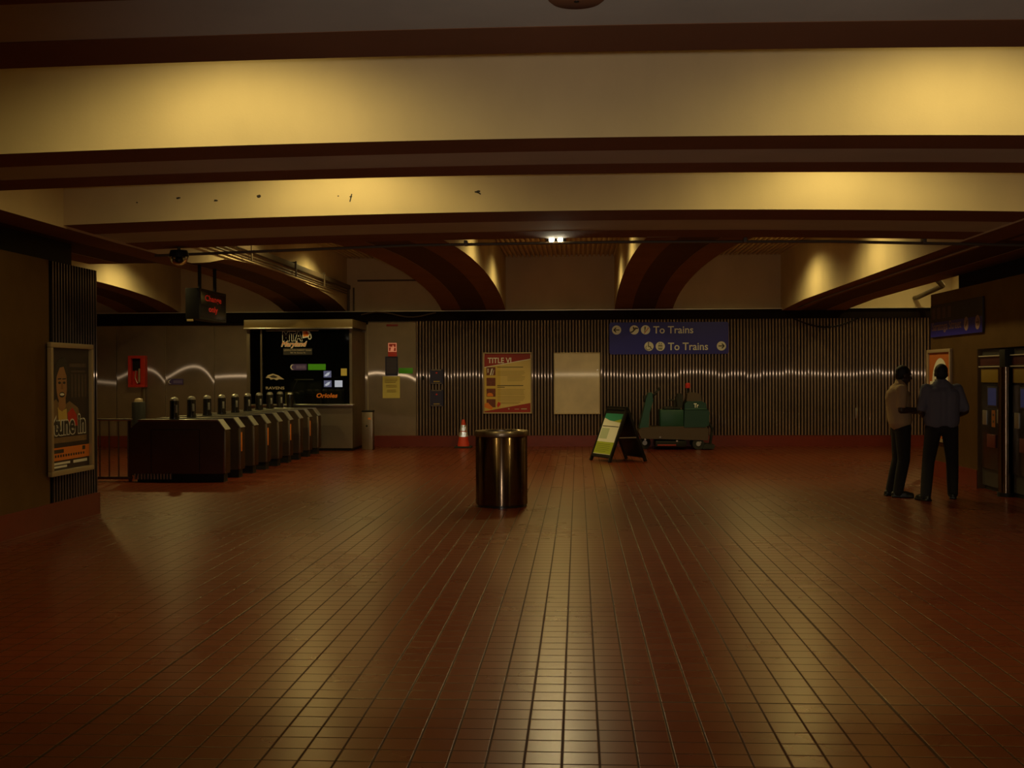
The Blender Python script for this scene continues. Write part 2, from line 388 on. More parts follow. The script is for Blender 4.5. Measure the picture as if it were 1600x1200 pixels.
# arched ribs from the last beam to the back wall; the two outer ones run on above the side walls
ARCH = [(14.1, 3.25), (15.0, 3.30), (16.0, 3.35), (17.0, 3.39), (18.0, 3.42), (19.2, 3.44), (20.5, 3.45), (21.5, 3.44), (22.5, 3.42), (23.5, 3.385), (24.5, 3.33), (25.3, 3.265), (26.0, 3.18), (26.65, 3.07)]
ARCHL = [(-3, 3.14), (13.2, 3.14), (15.8, 3.16), (16.6, 3.25), (17.3, 3.36), (18.0, 3.41)] + ARCH[5:]
FLAT = [(-3, 3.17), (14.1, 3.17), (20, 3.14), (24, 3.12), (26, 3.06), (26.65, 3.03)]
def rib(x0, x1, prof):
    mb = MB(); g0, g1 = x0 + (x1 - x0) * 0.3, x0 + (x1 - x0) * 0.7
    for (ya, za), (yb, zb) in zip(prof, prof[1:]):
        q = lambda x, a, b: mb.add([(x, ya, a), (x, yb, b), (x, yb, CEIL), (x, ya, CEIL)], [(0, 1, 2, 3)])
        q(x0, za, zb); q(x1, za, zb)
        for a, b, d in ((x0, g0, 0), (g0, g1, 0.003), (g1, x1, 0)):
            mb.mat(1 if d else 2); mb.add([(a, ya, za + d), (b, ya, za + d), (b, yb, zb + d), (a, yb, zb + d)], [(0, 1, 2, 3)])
        mb.mat(0)
        for g in (g0, g1): mb.add([(g, ya, za), (g, yb, zb), (g, yb, zb + 0.003), (g, ya, za + 0.003)], [(0, 1, 2, 3)])
    ya, za = prof[0]; mb.add([(x0, ya, za), (x1, ya, za), (x1, ya, CEIL), (x0, ya, CEIL)], [(0, 1, 2, 3)])
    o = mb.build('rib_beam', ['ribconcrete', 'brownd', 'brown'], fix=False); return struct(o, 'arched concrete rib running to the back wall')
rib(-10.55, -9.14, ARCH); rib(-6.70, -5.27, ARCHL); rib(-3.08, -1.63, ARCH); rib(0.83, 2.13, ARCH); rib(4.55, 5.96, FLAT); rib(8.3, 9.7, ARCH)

# corrugated steel sheet: rounded ridges between dark grooves
def corrugated(p0, p1, z0, z1, pitch=0.071):
    """p0 -> p1 in plan, the ridges stand out to the right-hand side of p0->p1 seen from above"""
    mb = MB(); d = Vector((p1[0] - p0[0], p1[1] - p0[1], 0)); Ln = d.length; d.normalize(); nrm = Vector((d.y, -d.x, 0))
    n = int(Ln / pitch); base = Vector((p0[0], p0[1], 0)); zc = 1.6; ph = random.uniform(0, 9); tl = 0
    for i in range(n):
        a = i * pitch
        if i % random.choice((3, 4, 5)) == 0: tl = random.uniform(-0.0011, 0.0011)
        t = tl + 0.0009 * math.sin(ph + i * 0.21)
        pts = [(0.0, 0.0), (0.002, 0.018), (0.008, 0.0255), (0.016, 0.029), (0.025, 0.029), (0.033, 0.0255), (0.039, 0.018), (0.041, 0.0)]
        lo = [base + d * (a + u) + nrm * (v + t * (z0 - zc)) + Vector((0, 0, z0)) for u, v in pts]
        hi = [base + d * (a + u) + nrm * (v + t * (z1 - zc)) + Vector((0, 0, z1)) for u, v in pts]
        k = len(pts); vs = [tuple(v) for v in lo + hi]
        mb.mat(0); mb.add(vs, [(j, j + 1, j + 1 + k, j + k) for j in range(k - 1)])
        mb.mat(1); e0 = base + d * (a + 0.041); e1 = base + d * (a + pitch)
        mb.add([tuple(e0 + Vector((0, 0, z0))), tuple(e1 + Vector((0, 0, z0))), tuple(e1 + Vector((0, 0, z1))), tuple(e0 + Vector((0, 0, z1)))], [(0, 1, 2, 3)])
    return mb
# flat steel panel, faintly dished so that a straight highlight bends across it
def flat_panel(x0, x1, z0, z1, y, g, name, rot=None):
    mb = MB(); n = 28; k = 6
    vs = []
    for i in range(n + 1):
        u = i / n; x = x0 + (x1 - x0) * u
        for j in range(k + 1):
            z = z0 + (z1 - z0) * j / k
            vs.append((x, y - g(u) * (z - 1.6) * -1, z))
    mb.add(vs, [(i * (k + 1) + j, (i + 1) * (k + 1) + j, (i + 1) * (k + 1) + j + 1, i * (k + 1) + j + 1) for i in range(n) for j in range(k)])
    mb.box(x0 + 0.01, x1 - 0.01, y + 0.03, y + 0.05, z0, z1)
    return mb.build(name, 'panel', fix=False)

# back wall
mb = MB(); mb.box(-12.2, 9.2, YW + 0.05, YW + 0.25, 0, CEIL); struct(mb.build('wall_back', 'concrete'), 'concrete back wall above the steel cladding')
struct(corrugated((-3.675, YW), (9.0, YW), 0.25, 2.86).build('wall_back_corrugated_panel', ['ridge', 'groove'], fix=False), 'corrugated steel cladding of the back wall')
PX = [-11.8, -10.645, -9.5, -8.346, -7.2, -6.0, -4.79]
arcs = [(0.004, 0.0), (0.004, -0.010), (0.0045, -0.0125), (0.0015, -0.0015), (0.002, -0.004), (0.002, -0.004)]
for i, (a, b) in enumerate(zip(PX, PX[1:])):
    e, c = arcs[i]
    struct(flat_panel(a + 0.006, b - 0.006, 0.25, 2.80, YW, (lambda u, e=e, c=c: e + c * (1 - abs(2 * u - 1) ** 2.2)), 'wall_back_panel'), 'flat brushed steel panel of the back wall')
struct(flat_panel(-4.784, -3.685, 0.245, 2.84, YW, lambda u: -0.0015 + 0.008 * max(0, u - 0.55) ** 1.3 * 2 - 0.001 * math.sin(u * 9), 'wall_back_panel'), 'flat brushed steel panel beside the booth')
mb = MB(); mb.box(-12.2, 9.2, YW - 0.012, YW + 0.05, 0, 0.25); struct(mb.build('baseboard_back', 'redtile'), 'red tile base of the back wall')
# dark cove with a pale lip above the cladding
mb = MB(); mb.box(-12.2, 9.2, YW - 0.10, YW + 0.05, 2.86, 3.07); mb.box(-12.2, -4.79, YW - 0.06, YW + 0.05, 2.79, 2.87)
mb.mat(1).box(-12.2, 9.2, YW - 0.16, YW + 0.05, 3.07, 3.085); struct(mb.build('trim_1', ['groove', 'brighttrim']), 'dark cove strip above the cladding')

# left wall block: flat steel, then corrugated steel as far as the corner
mb = MB(); mb.box(-12.2, XL - 0.02, -3, 13.55, 0, 2.86); struct(mb.build('wall_left', 'groove'))
mb = MB()
for i, (a, b) in enumerate(((-3, 0.2), (0.2, 3.2), (3.2, 6.2), (6.2, 9.25), (9.25, 12.28))): mb.box(XL - 0.02, XL, a + 0.006, b - 0.006, 0.25, 2.86)
struct(mb.build('wall_left_panel', 'wallsteel'), 'flat brushed steel cladding of the left wall')
struct(corrugated((XL - 0.01, 13.55), (XL - 0.01, 12.29), 0.25, 2.86).build('wall_left_corrugated_panel', ['ridge', 'groove'], fix=False), 'corrugated steel at the end of the left wall')
mb = MB(); mb.box(XL - 0.02, XL + 0.012, -3, 13.56, 0, 0.25); mb.box(-12.2, XL + 0.012, 13.55, 13.565, 0, 0.25); struct(mb.build('baseboard_left', 'redtile'))
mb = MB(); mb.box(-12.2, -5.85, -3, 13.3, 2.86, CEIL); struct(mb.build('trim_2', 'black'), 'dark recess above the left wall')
mb = MB(); mb.box(-12.3, -12.15, 13.5, YW, 0, CEIL); struct(mb.build('wall_far_left', 'concrete'))
# right wall: flat steel pier with the ticket machines let in beyond it
mb = MB(); mb.box(XR, 9.2, 16.83, 19.0, 0.0, 2.86); mb.box(XR, 9.2, -3, 14.62, 0, 2.86); mb.box(XR, 9.2, 14.62, 16.83, 1.95, 2.86); mb.box(XR + 0.9, 9.2, 14.62, 16.83, 0, 1.95)
struct(mb.build('wall_right', 'wallsteel'), 'dull steel wall with a recess for ticket machines')
mb = MB(); mb.box(XR - 0.012, XR, 16.83, 19.02, 0, 0.25); mb.box(XR - 0.012, 9.2, 19.0, 19.02, 0, 0.25); mb.box(XR - 0.012, XR, -3, 14.62, 0, 0.25); struct(mb.build('baseboard_right', 'redtile'))
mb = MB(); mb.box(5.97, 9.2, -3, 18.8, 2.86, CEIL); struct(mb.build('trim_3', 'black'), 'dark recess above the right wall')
mb = MB(); mb.box(9.15, 9.3, 14, YW, 0, CEIL); struct(mb.build('wall_far_right', 'concrete'))

# ------------------------------------------------------------------ lamps hidden between the beams
def lamp(x, y, z, W, spot):
    t = thing('ceiling_lamp', 'round can downlight fixed high between the concrete beams', 'lamp', (x, y, z), 0, 'downlights between the ceiling beams')
    mb = MB(); mb.lathe([(0.02, 0.05), (0.10, 0.045), (0.125, 0.02), (0.13, 0.0), (0.115, 0.0), (0.105, 0.02), (0.02, 0.025)], n=24); mb.cyl((0, 0, 0.045), (0, 0, CEIL - z + 0.0), 0.02, n=10)
    mb.build('housing', 'black', t)
    mb = MB(); mb.ell((0, 0, 0.012), (0.085, 0.085, 0.012)); mb.build('lens', 'lens', t)
    l = bpy.data.lights.new('bulb', 'SPOT'); l.energy = W; l.color = LAMP_COL; l.shadow_soft_size = 0.09
    l.spot_size = math.radians(spot); l.spot_blend = 0.5
    lo = bpy.data.objects.new('bulb', l); COL.objects.link(lo); lo.parent = t; lo.location = (0, 0, -0.012)
    return t
for x in (-2.35, 2.55):
    lamp(x, 7.1, 4.16, BAY_W, 164); lamp(x, 10.75, 4.16, BAY_W, 164)
for x in (-7.93, -4.18, -0.4, 3.33, 7.1):
    for y in (18.0, 22.7): lamp(x, y, 4.265, COFFER_W, 156)
lamp(7.1, 25.5, 4.265, 36.0, 156)  # extra lamp, added to brighten the upper back wall in this coffer

# ------------------------------------------------------------------ steel litter bin
t = thing('litter_bin', 'round stainless steel litter bin standing alone on the open tile floor', 'bin', (-0.945, 14.45, 0))
MB().lathe([(0.318, 0.03), (0.318, 0.86), (0.314, 0.865), (0.312, 0.86)], n=64).build('shell', 'bin', t)
MB().lathe([(0.327, 0.86), (0.330, 0.868), (0.330, 0.918), (0.322, 0.930), (0.262, 0.930), (0.255, 0.922), (0.255, 0.86)], n=64).build('rim', 'steel', t)
MB().lathe([(0.25, 0.9), (0.245, 0.1), (0.0, 0.1)], n=40).build('liner', 'black', t)
MB().lathe([(0.0, 0.0), (0.312, 0.0), (0.312, 0.03), (0.0, 0.03)], n=64).build('base_ring', 'blackg', t)

# ------------------------------------------------------------------ traffic cone with prismatic reflective collars
CY, CX = 26.2, -2.565
t = thing('traffic_cone', 'orange red traffic cone with two white reflective collars against the wall base', 'cone', (CX, CY, 0))
MB().box(-0.19, 0.19, -0.19, 0.19, 0.0, 0.035, 0.012).build('base', 'rubber', t)
cr = lambda z: 0.135 - (z - 0.035) * (0.135 - 0.03) / 0.60
MB().lathe([(0.135, 0.035), (cr(0.30), 0.30), (cr(0.5), 0.5), (0.034, 0.615), (0.026, 0.63), (0.0, 0.63)], n=40).build('body', 'conebody', t)
def collar(z0, z1, name):
    """a ring of small corner-cube prisms, as in real reflective sheeting"""
    mb = MB(); s = 0.011
    rows = int((z1 - z0) / (s * 1.5))
    for r in range(rows + 1):
        z = z0 + (r + 0.5) * (z1 - z0) / (rows + 1); R = cr(z) + 0.0085; n = int(2 * PI * R / (s * 1.72))
        for i in range(n):
            a = 2 * PI * (i + 0.5 * (r % 2)) / n
            nr = Vector((math.cos(a), math.sin(a), 0.14)).normalized(); tx = Vector((-math.sin(a), math.cos(a), 0)); tz = nr.cross(tx) * -1
            c = Vector((R * math.cos(a), R * math.sin(a), z))
            e = [c + (tx * math.cos(q) + tz * math.sin(q)) * s for q in (PI / 2, PI / 2 + 2 * PI / 3, PI / 2 + 4 * PI / 3)]
            d = c - nr * (s / math.sqrt(2))
            mb.add([tuple(d)] + [tuple(p) for p in e], [(0, 1, 2), (0, 2, 3), (0, 3, 1)])
    mb.build(name, 'prism', t, smooth=False, fix=False)
    mb = MB(); mb.lathe([(cr(z0) + 0.002, z0), (cr(z1) + 0.002, z1)], n=40); mb.build('collar_backing', 'white', t)
collar(0.245, 0.355, 'reflective_collar'); collar(0.375, 0.505, 'reflective_collar')

# ------------------------------------------------------------------ framed posters and signs on the back wall (front faces -y)
def frame_mb(w, h, b, d, c=0.004):
    mb = MB()
    mb.box(-w / 2, w / 2, -d, 0, h / 2 - b, h / 2, c); mb.box(-w / 2, w / 2, -d, 0, -h / 2, -h / 2 + b, c)
    mb.box(-w / 2, -w / 2 + b, -d, 0, -h / 2 + b, h / 2 - b, c); mb.box(w / 2 - b, w / 2, -d, 0, -h / 2 + b, h / 2 - b, c)
    return mb
YS = YW - 0.034
def lines(mb, x0, x1, z, n, dz, h, y):
    for i in range(n): rect(mb, x0, x1 - (random.random() * 0.25 * (x1 - x0) if i == n - 1 else random.random() * 0.05 * (x1 - x0)), z - i * dz - h, z - i * dz, y)
# TITLE VI poster
t = thing('wall_poster', 'red and gold TITLE VI poster in a pale frame on the corrugated wall', 'poster', (-1.596, YS, 1.44))
frame_mb(1.10, 1.384, 0.028, 0.03).build('frame', 'frame', t)
mb = MB(); mb.mat(0).box(-0.525, 0.525, -0.008, 0, -0.667, 0.667)
mb.mat(1); rect(mb, -0.16, 0.525, -0.667, 0.667, -0.0085)
mb.mat(2); poly(mb, [(-0.525, 0.667), (-0.525, 0.362), (0.525, 0.548), (0.525, 0.667)], -0.0095); poly(mb, [(-0.525, -0.667), (0.525, -0.667), (0.525, -0.452), (-0.525, -0.640)], -0.0095)
mb.mat(3); stroke(mb, [(-0.525, 0.355), (0.525, 0.541)], 0.016, -0.0098)
put_text(mb, 'TITLE VI', -0.445, 0.09, 0.45, 0.575, -0.0105, 0.02)
mb.mat(4)
for k, zc in enumerate((0.275, 0.035, -0.21, -0.45)):
    rect(mb, -0.475, -0.27, zc - 0.1, zc + 0.085, -0.0098)
mb.mat(5); poly(mb, [(-0.46, -0.30), (-0.46, -0.245), (-0.42, -0.22), (-0.36, -0.225), (-0.325, -0.26), (-0.325, -0.30)], -0.0102)
poly(mb, [(-0.525, -0.55), (-0.525, -0.47), (-0.44, -0.44), (-0.39, -0.5), (-0.33, -0.55), (-0.36, -0.605)], -0.0103)
mb.mat(3); rect(mb, -0.45, -0.43, 0.235, 0.33, -0.0102); poly(mb, [(-0.40, 0.18), (-0.37, 0.18), (-0.33, 0.33), (-0.36, 0.33)], -0.0102); poly(mb, [(-0.35, 0.18), (-0.33, 0.18), (-0.30, 0.30), (-0.31, 0.30)], -0.0102)
mb.mat(6); poly(mb, [(-0.24, -0.50), (-0.21, -0.42), (-0.17, -0.45), (-0.15, -0.44), (-0.16, -0.50), (-0.22, -0.56)], -0.0102)
mb.mat(7); rect(mb, -0.23, 0.36, 0.352, 0.366, -0.0098); rect(mb, -0.23, 0.36, -0.066, -0.05, -0.0098); rect(mb, -0.23, -0.06, -0.102, -0.088, -0.0098)
mb.mat(8); lines(mb, -0.23, 0.4, 0.27, 4, 0.03, 0.008, -0.0098); lines(mb, 0.0, 0.4, 0.145, 4, 0.03, 0.008, -0.0098); lines(mb, -0.23, 0.4, -0.14, 5, 0.03, 0.008, -0.0098); lines(mb, -0.23, 0.4, -0.30, 4, 0.03, 0.008, -0.0098); lines(mb, -0.15, 0.3, -0.43, 2, 0.03, 0.01, -0.0098)
mb.mat(9); disc(mb, 0.03, -0.585, 0.018, -0.0105); rect(mb, 0.31, 0.44, -0.6, -0.575, -0.0105); rect(mb, 0.16, 0.26, -0.598, -0.585, -0.0105)
mb.build('sheet', ['tan', 'cream', 'red', 'white', 'maroon', 'orange', 'redb', 'ink', 'inkb', 'frame'], t, smooth=False, fix=False)
# blank metal panel
t = thing('display_panel', 'blank pale metal display panel beside the red and gold poster', 'panel', (-0.023, YS, 1.427))
frame_mb(1.05, 1.394, 0.022, 0.028, 0.008).build('frame', 'frame', t)
mb = MB(); mb.box(-0.515, 0.515, -0.018, 0, -0.687, 0.687); mb.build('face', 'boardgrey', t)
for x in (-0.46, 0.46):
    for z in (-0.63, 0.30): MB().cyl((x, -0.018, z), (x, -0.023, z), 0.008, n=10).build('fixing_screw', 'chrome', t)
# blue direction sign
def arrow(mb, x, z, s, r, y):
    stroke(mb, [(x - s * r * 0.62, z), (x + s * r * 0.62, z)], r * 0.22, y)
    stroke(mb, [(x + s * r * 0.10, z + r * 0.5), (x + s * r * 0.62, z), (x + s * r * 0.10, z - r * 0.5)], r * 0.24, y - 0.0003)
t = thing('direction_sign', 'blue direction sign reading To Trains twice, high on the corrugated wall', 'sign', (2.042, YS, 2.4355))
mb = MB(); wv, hv, r = 1.331, 0.36, 0.05
pts = []
for cx, cz, a0 in ((wv - r, hv - r, 0), (-wv + r, hv - r, 1), (-wv + r, -hv + r, 2), (wv - r, -hv + r, 3)):
    for k in range(5): a = (a0 + k / 4) * PI / 2; pts.append((cx + r * math.cos(a), cz + r * math.sin(a)))
mb.mat(3).prism(pts, -0.03, 0, 'xz')
px = lambda u: -wv + (u - 105) / (1505 - 105) * 2 * wv
pz = lambda v: hv - (v - 85) / (443 - 85) * 2 * hv
y = -0.0315
mb.mat(0)
for u, v in ((190, 170), (398, 170), (531, 170), (571, 355), (704, 355), (1420, 355)): disc(mb, px(u), pz(v), 0.103, y)
put_text(mb, 'To Trains', px(622), px(1092), pz(212), pz(130), y, 0.012); put_text(mb, 'To Trains', px(795), px(1264), pz(400), pz(315), y, 0.012)
mb.mat(1); y = -0.0325
arrow(mb, px(190), pz(170), -1, 0.103, y); arrow(mb, px(1420), pz(355), 1, 0.103, y)
# escalator, stairs, wheelchair and lift pictograms
x, z = px(398), pz(170); stroke(mb, [(x - 0.085, z - 0.05), (x - 0.045, z - 0.05), (x + 0.035, z + 0.035), (x + 0.085, z + 0.035)], 0.03, y); stroke(mb, [(x - 0.02, z + 0.07), (x - 0.005, z + 0.01)], 0.026, y - .0003); stroke(mb, [(x - 0.03, z + 0.02), (x + 0.04, z + 0.06)], 0.012, y - .0005)
x, z = px(531), pz(170); stroke(mb, [(x - 0.01, z + 0.075), (x - 0.012, z + 0.005)], 0.026, y); stroke(mb, [(x - 0.012, z + 0.005), (x - 0.02, z - 0.05)], 0.014, y - .0003)
mb.mat(2); stroke(mb, [(x - 0.03, z - 0.085), (x + 0.07, z + 0.05)], 0.016, y - .0005); mb.mat(1)
x, z = px(571), pz(355); stroke(mb, [(x - 0.012, z + 0.072), (x - 0.012, z - 0.005), (x + 0.03, z - 0.005), (x + 0.048, z - 0.055), (x + 0.07, z - 0.055)], 0.018, y)
stroke(mb, [(x - 0.02 + 0.052 * math.cos(a), z - 0.03 + 0.052 * math.sin(a)) for a in [2.2 + i * 0.45 for i in range(9)]], 0.012, y - .0003); disc(mb, x - 0.012, z + 0.082, 0.013, y - .0005)
x, z = px(704), pz(355); rect(mb, x - 0.045, x + 0.045, z - 0.07, z + 0.03, y)
for s in (-1, 1): poly(mb, [(x + s * 0.022 - 0.016, z + 0.05 if s > 0 else z + 0.075), (x + s * 0.022 + 0.016, z + 0.05 if s > 0 else z + 0.075), (x + s * 0.022, z + 0.08 if s > 0 else z + 0.045)], y)
mb.mat(0)
for k in (-1, 0, 1): disc(mb, x + k * 0.026, z + 0.005, 0.009, y - .0006); rect(mb, x + k * 0.026 - 0.009, x + k * 0.026 + 0.009, z - 0.05, z - 0.006, y - .0006)
mb.build('board', ['white', 'ink', 'redb', 'blue'], t, smooth=False, fix=False)
# two dark blue call panels
for zc, hh, lab in ((1.591, 0.168, 'small dark blue call panel on the corrugated wall, the upper of two'), (1.103, 0.19, 'small dark blue call panel on the corrugated wall, the lower of two')):
    t = thing('call_panel', lab, 'sign', (-3.208, YS, zc))
    mb = MB(); mb.mat(2).box(-0.153, 0.153, -0.02, 0, -hh, hh, 0.006); mb.mat(0); disc(mb, 0, 0.085, 0.02, -0.0205); mb.mat(1); rect(mb, -0.07, 0.07, -hh + 0.045, -hh + 0.07, -0.0205); rect(mb, -0.11, 0.11, hh - 0.022, hh - 0.012, -0.0205); rect(mb, -0.12, 0.12, -hh + 0.012, -hh + 0.02, -0.0205)
    mb.build('plate', ['redb', 'inkb', 'navy'], t, smooth=False, fix=False)
# notices on the flat steel panel
YP = YW - 0.004
t = thing('fire_alarm_sign', 'small lit red and white fire symbol sign on the flat steel panel', 'sign', (-4.218, YP - 0.03, 2.21))
MB().box(-0.1, 0.1, 0, 0.03, -0.155, 0.155, 0.004).build('housing', 'firered', t)
mb = MB(); y = -0.001
mb.mat(0); rect(mb, -0.096, 0.096, -0.05, 0.152, y); mb.mat(1); rect(mb, -0.078, 0.078, -0.032, 0.134, y - .001); mb.mat(0)
poly(mb, [(-0.05, -0.03), (-0.03, 0.06), (-0.01, 0.03), (0.01, 0.115), (0.045, 0.05), (0.03, -0.03)], y - .002); stroke(mb, [(-0.078, 0.06), (0.078, 0.05)], 0.016, y - .003)
mb.build('symbol', ['firesign', 'firered'], t, smooth=False, fix=False)
t = thing('notice_plate', 'dark blue notice with fine lines of text under the fire symbol sign', 'notice', (-4.242, YP - 0.012, 1.836))
mb = MB(); mb.mat(1).box(-0.146, 0.146, 0, 0.012, -0.22, 0.22, 0.004); mb.mat(0); lines(mb, -0.115, 0.12, 0.17, 11, 0.032, 0.012, -0.001); mb.build('plate', [mat('faint_print', (0.12, 0.09, 0.1)), 'navy'], t, smooth=False, fix=False)
t = thing('paper_notice', 'yellow paper notice taped to the steel panel below the dark notice', 'notice', (-4.252, YP - 0.006, 1.354))
mb = MB()
vs = []; n = 8
for i in range(n + 1):
    for j in range(n + 1):
        u, v = i / n, j / n; vs.append((-0.198 + 0.396 * u, 0.004 - 0.008 * (1 - v) * (u - 0.5) ** 2 * 4, -0.249 + 0.498 * v))
mb.add(vs, [(i * (n + 1) + j, (i + 1) * (n + 1) + j, (i + 1) * (n + 1) + j + 1, i * (n + 1) + j + 1) for i in range(n) for j in range(n)])
mb.mat(1); lines(mb, -0.15, 0.15, 0.19, 3, 0.035, 0.010, -0.006); lines(mb, -0.12, 0.14, 0.05, 2, 0.035, 0.010, -0.006); lines(mb, -0.1, 0.12, -0.06, 2, 0.035, 0.010, -0.006); mb.build('sheet', ['yellow', 'inkb'], t, smooth=False, fix=False)
tag(MB().box(-4.08, -3.757, YP - 0.006, YP + 0.001, 1.665, 1.792, 0.002).build('sticker', 'green'), 'plain green sticker at the edge of the steel panel', 'sticker')
tag(MB().box(-4.355, -4.09, YP - 0.02, YP + 0.001, 2.745, 2.79, 0.004).build('name_plate', 'red'), 'thin dark red plate at the top of the steel panel', 'sign')
for x, z, lab in ((-3.52, 1.565, 'tiny black switch on the corrugated wall near the call panels'), (3.62, 1.53, 'tiny black switch on the corrugated wall past the blue sign')):
    tag(MB().box(x - 0.022, x + 0.022, YS - 0.012, YS + 0.008, z - 0.045, z + 0.045, 0.004).build('wall_switch', 'black'), lab, 'switch')
tag(MB().box(6.17, 6.215, YS - 0.05, YS + 0.008, 0.62, 0.86, 0.008).build('wall_bracket', 'chrome'), 'short bright upright bracket low on the corrugated wall', 'bracket')

# red telephone cabinet on the far flat panels, and a small violet sign
YP2 = YW - 0.02
t = thing('emergency_phone', 'red emergency telephone cabinet on the flat steel panels behind the gates', 'phone', (-10.115, YP2, 1.737))
mb = MB(); mb.box(-0.2, 0.2, -0.16, 0.01, 0.30, 0.363, 0.01); mb.box(-0.2, 0.2, -0.16, 0.01, -0.363, -0.30, 0.01); mb.box(-0.2, -0.13, -0.16, 0.01, -0.31, 0.31, 0.01); mb.box(0.09, 0.2, -0.16, 0.01, -0.31, 0.31, 0.01); mb.box(-0.14, 0.1, -0.03, 0.01, -0.31, 0.31); mb.build('cabinet', 'redb', t)
MB().box(-0.128, 0.088, -0.06, -0.03, 0.02, 0.29, 0.008).build('telephone', 'black', t)
MB().cap((0.045, -0.09, -0.24), 0.03, (0.045, -0.09, 0.04), 0.03).build('handset', 'frame', t)
MB().tube([(-0.05, -0.06, 0.02), (-0.06, -0.08, -0.15), (0.0, -0.09, -0.27), (0.04, -0.09, -0.25)], 0.008, 6).build('cord', 'galv', t)
tag(MB().box(-10.04, -9.95, YW - 0.1, YW - 0.005, 0.25, 1.36, 0.01).build('steel_post', 'steel'), 'upright steel post under the red telephone cabinet', 'post')
t = thing('wall_sign', 'small violet sign with a white crescent on the flat steel panels', 'sign', (-9.245, YW - 0.035, 1.497))
SG = MB(); SG.mat(2).box(-0.17, 0.17, 0, 0.025, -0.066, 0.066, 0.004)
def crescent(mb, x, z, r, y):
    o = [(x + r * math.cos(a), z + r * math.sin(a)) for a in [PI * 0.35 + i * PI * 1.3 / 10 for i in range(11)]]
    i_ = [(x + r * 0.28 + r * 0.9 * math.cos(a), z + r * 0.9 * math.sin(a)) for a in [PI * 1.6 - i * PI * 1.2 / 10 for i in range(11)]]
    for k in range(10): mb.add([(o[k][0], y, o[k][1]), (o[k + 1][0], y, o[k + 1][1]), (i_[9 - k][0], y, i_[9 - k][1]), (i_[10 - k][0], y, i_[10 - k][1])], [(0, 1, 2, 3)])
mb = SG; mb.mat(0); crescent(mb, -0.125, 0.0, 0.05, -0.001); mb.mat(1)
for k in range(6): rect(mb, -0.05 + k * 0.034, -0.03 + k * 0.034, -0.032, 0.032, -0.001)
mb.build('plate', ['white', mat('grey_violet', (0.22, 0.17, 0.36)), 'violet'], t, smooth=False, fix=False)

# ------------------------------------------------------------------ agent's booth
BX0, BX1, BY, BZ = -7.145, -4.845, 25.02, 2.83
t = thing('station_booth', 'steel and glass station agent booth with an orange lettered logo behind the fare gates', 'booth', ((BX0 + BX1) / 2, BY, 0))
bx = lambda x: x - (BX0 + BX1) / 2
hw = (BX1 - BX0) / 2; D = 1.53
mb = MB(); mb.box(-hw, hw, 0, 0.06, 0.06, 0.97); mb.box(hw - 0.05, hw, 0.06, D, 0.06, 2.6); mb.box(-hw, -hw + 0.05, 0.06, D, 0.06, 2.6); mb.build('body', 'steel', t)
MB().box(-hw + 0.03, hw - 0.03, 0.05, D, 0.0, 0.06).build('plinth', 'black', t)
mb = MB(); mb.box(-hw - 0.03, hw + 0.03, -0.12, 0.1, 0.97, 1.012, 0.008); mb.build('counter_sill', 'chrome', t)
for a, b, d in ((-hw, -hw + 0.07, 0.07), (hw - 0.06, hw, 0.07), (-hw + 0.30, -hw + 0.335, 0.05)): MB().box(a, b, 0, d, 1.012, 2.62).build('mullion', 'steel', t)
MB().box(-hw - 0.03, hw + 0.03, -0.10, D, 2.655, BZ, 0.006).build('header', 'header', t)
MB().box(-hw - 0.03, hw + 0.03, -0.13, -0.02, 2.62, 2.655, 0.01).build('header_trim', 'chrome', t)
MB().box(-hw + 0.06, hw - 0.05, 0.03, 0.038, 1.012, 2.62).build('window_pane', 'glass', t)
mb = MB(); mb.box(-hw + 0.05, hw - 0.05, 1.45, 1.5, 0.06, 2.62); mb.box(-hw + 0.05, hw - 0.05, 0.06, 1.5, 2.6, 2.655); mb.build('back_partition', 'darkp', t)
MB().box(-hw + 0.06, hw - 0.06, 0.12, 0.75, 0.88, 0.92, 0.006).build('desk', 'darkp', t)
MB().box(-0.72, 0.42, -0.01, 0.028, 2.585, 2.6).build('strip_edge', 'frame', t)
# lettering on the glass
YG = 0.0285
mb = MB()
mb.mat(0); put_text(mb, 'MTA', bx(-6.37), bx(-5.925), 2.365, 2.585, YG - .0005, 0.07)
mb.mat(1); put_text(mb, 'MTA', bx(-6.361), bx(-5.934), 2.3756, 2.5744, YG - .002, 0.028)
mb.mat(0); poly(mb, [(bx(-5.93), 2.60), (bx(-5.79), 2.60), (bx(-5.74), 2.52), (bx(-5.73), 2.44), (bx(-5.76), 2.40), (bx(-5.80), 2.41), (bx(-5.81), 2.45), (bx(-5.93), 2.43)], YG - .001)
mb.mat(2); poly(mb, [(bx(-5.92), 2.58), (bx(-5.83), 2.585), (bx(-5.79), 2.53), (bx(-5.80), 2.48), (bx(-5.91), 2.46)], YG - .002)
mb.mat(3); poly(mb, [(bx(-5.87), 2.56), (bx(-5.83), 2.575), (bx(-5.81), 2.53), (bx(-5.85), 2.52)], YG - .003)
mb.mat(1); poly(mb, [(bx(-5.775), 2.50), (bx(-5.755), 2.50), (bx(-5.745), 2.44), (bx(-5.78), 2.42), (bx(-5.795), 2.45)], YG - .003)
mb.mat(0); put_text(mb, 'Maryland', bx(-6.40), bx(-5.825), 2.215, 2.370, YG - .003, 0.06, 0.35)
mb.mat(2); put_text(mb, 'Maryland', bx(-6.3925), bx(-5.8325), 2.2245, 2.3605, YG - .0045, 0.0, 0.35)
mb.build('logo_decal', ['white', 'groove', 'orange', 'redb'], t, smooth=False, fix=False); DEC = ['white', 'ink', 'orange', 'redb', 'darkp', mat('pale_decal', (0.5, 0.4, 0.28))]; mb = MB()
mb.mat(4); rect(mb, bx(-6.35), bx(-5.72), 2.075, 2.215, YG - .0004)
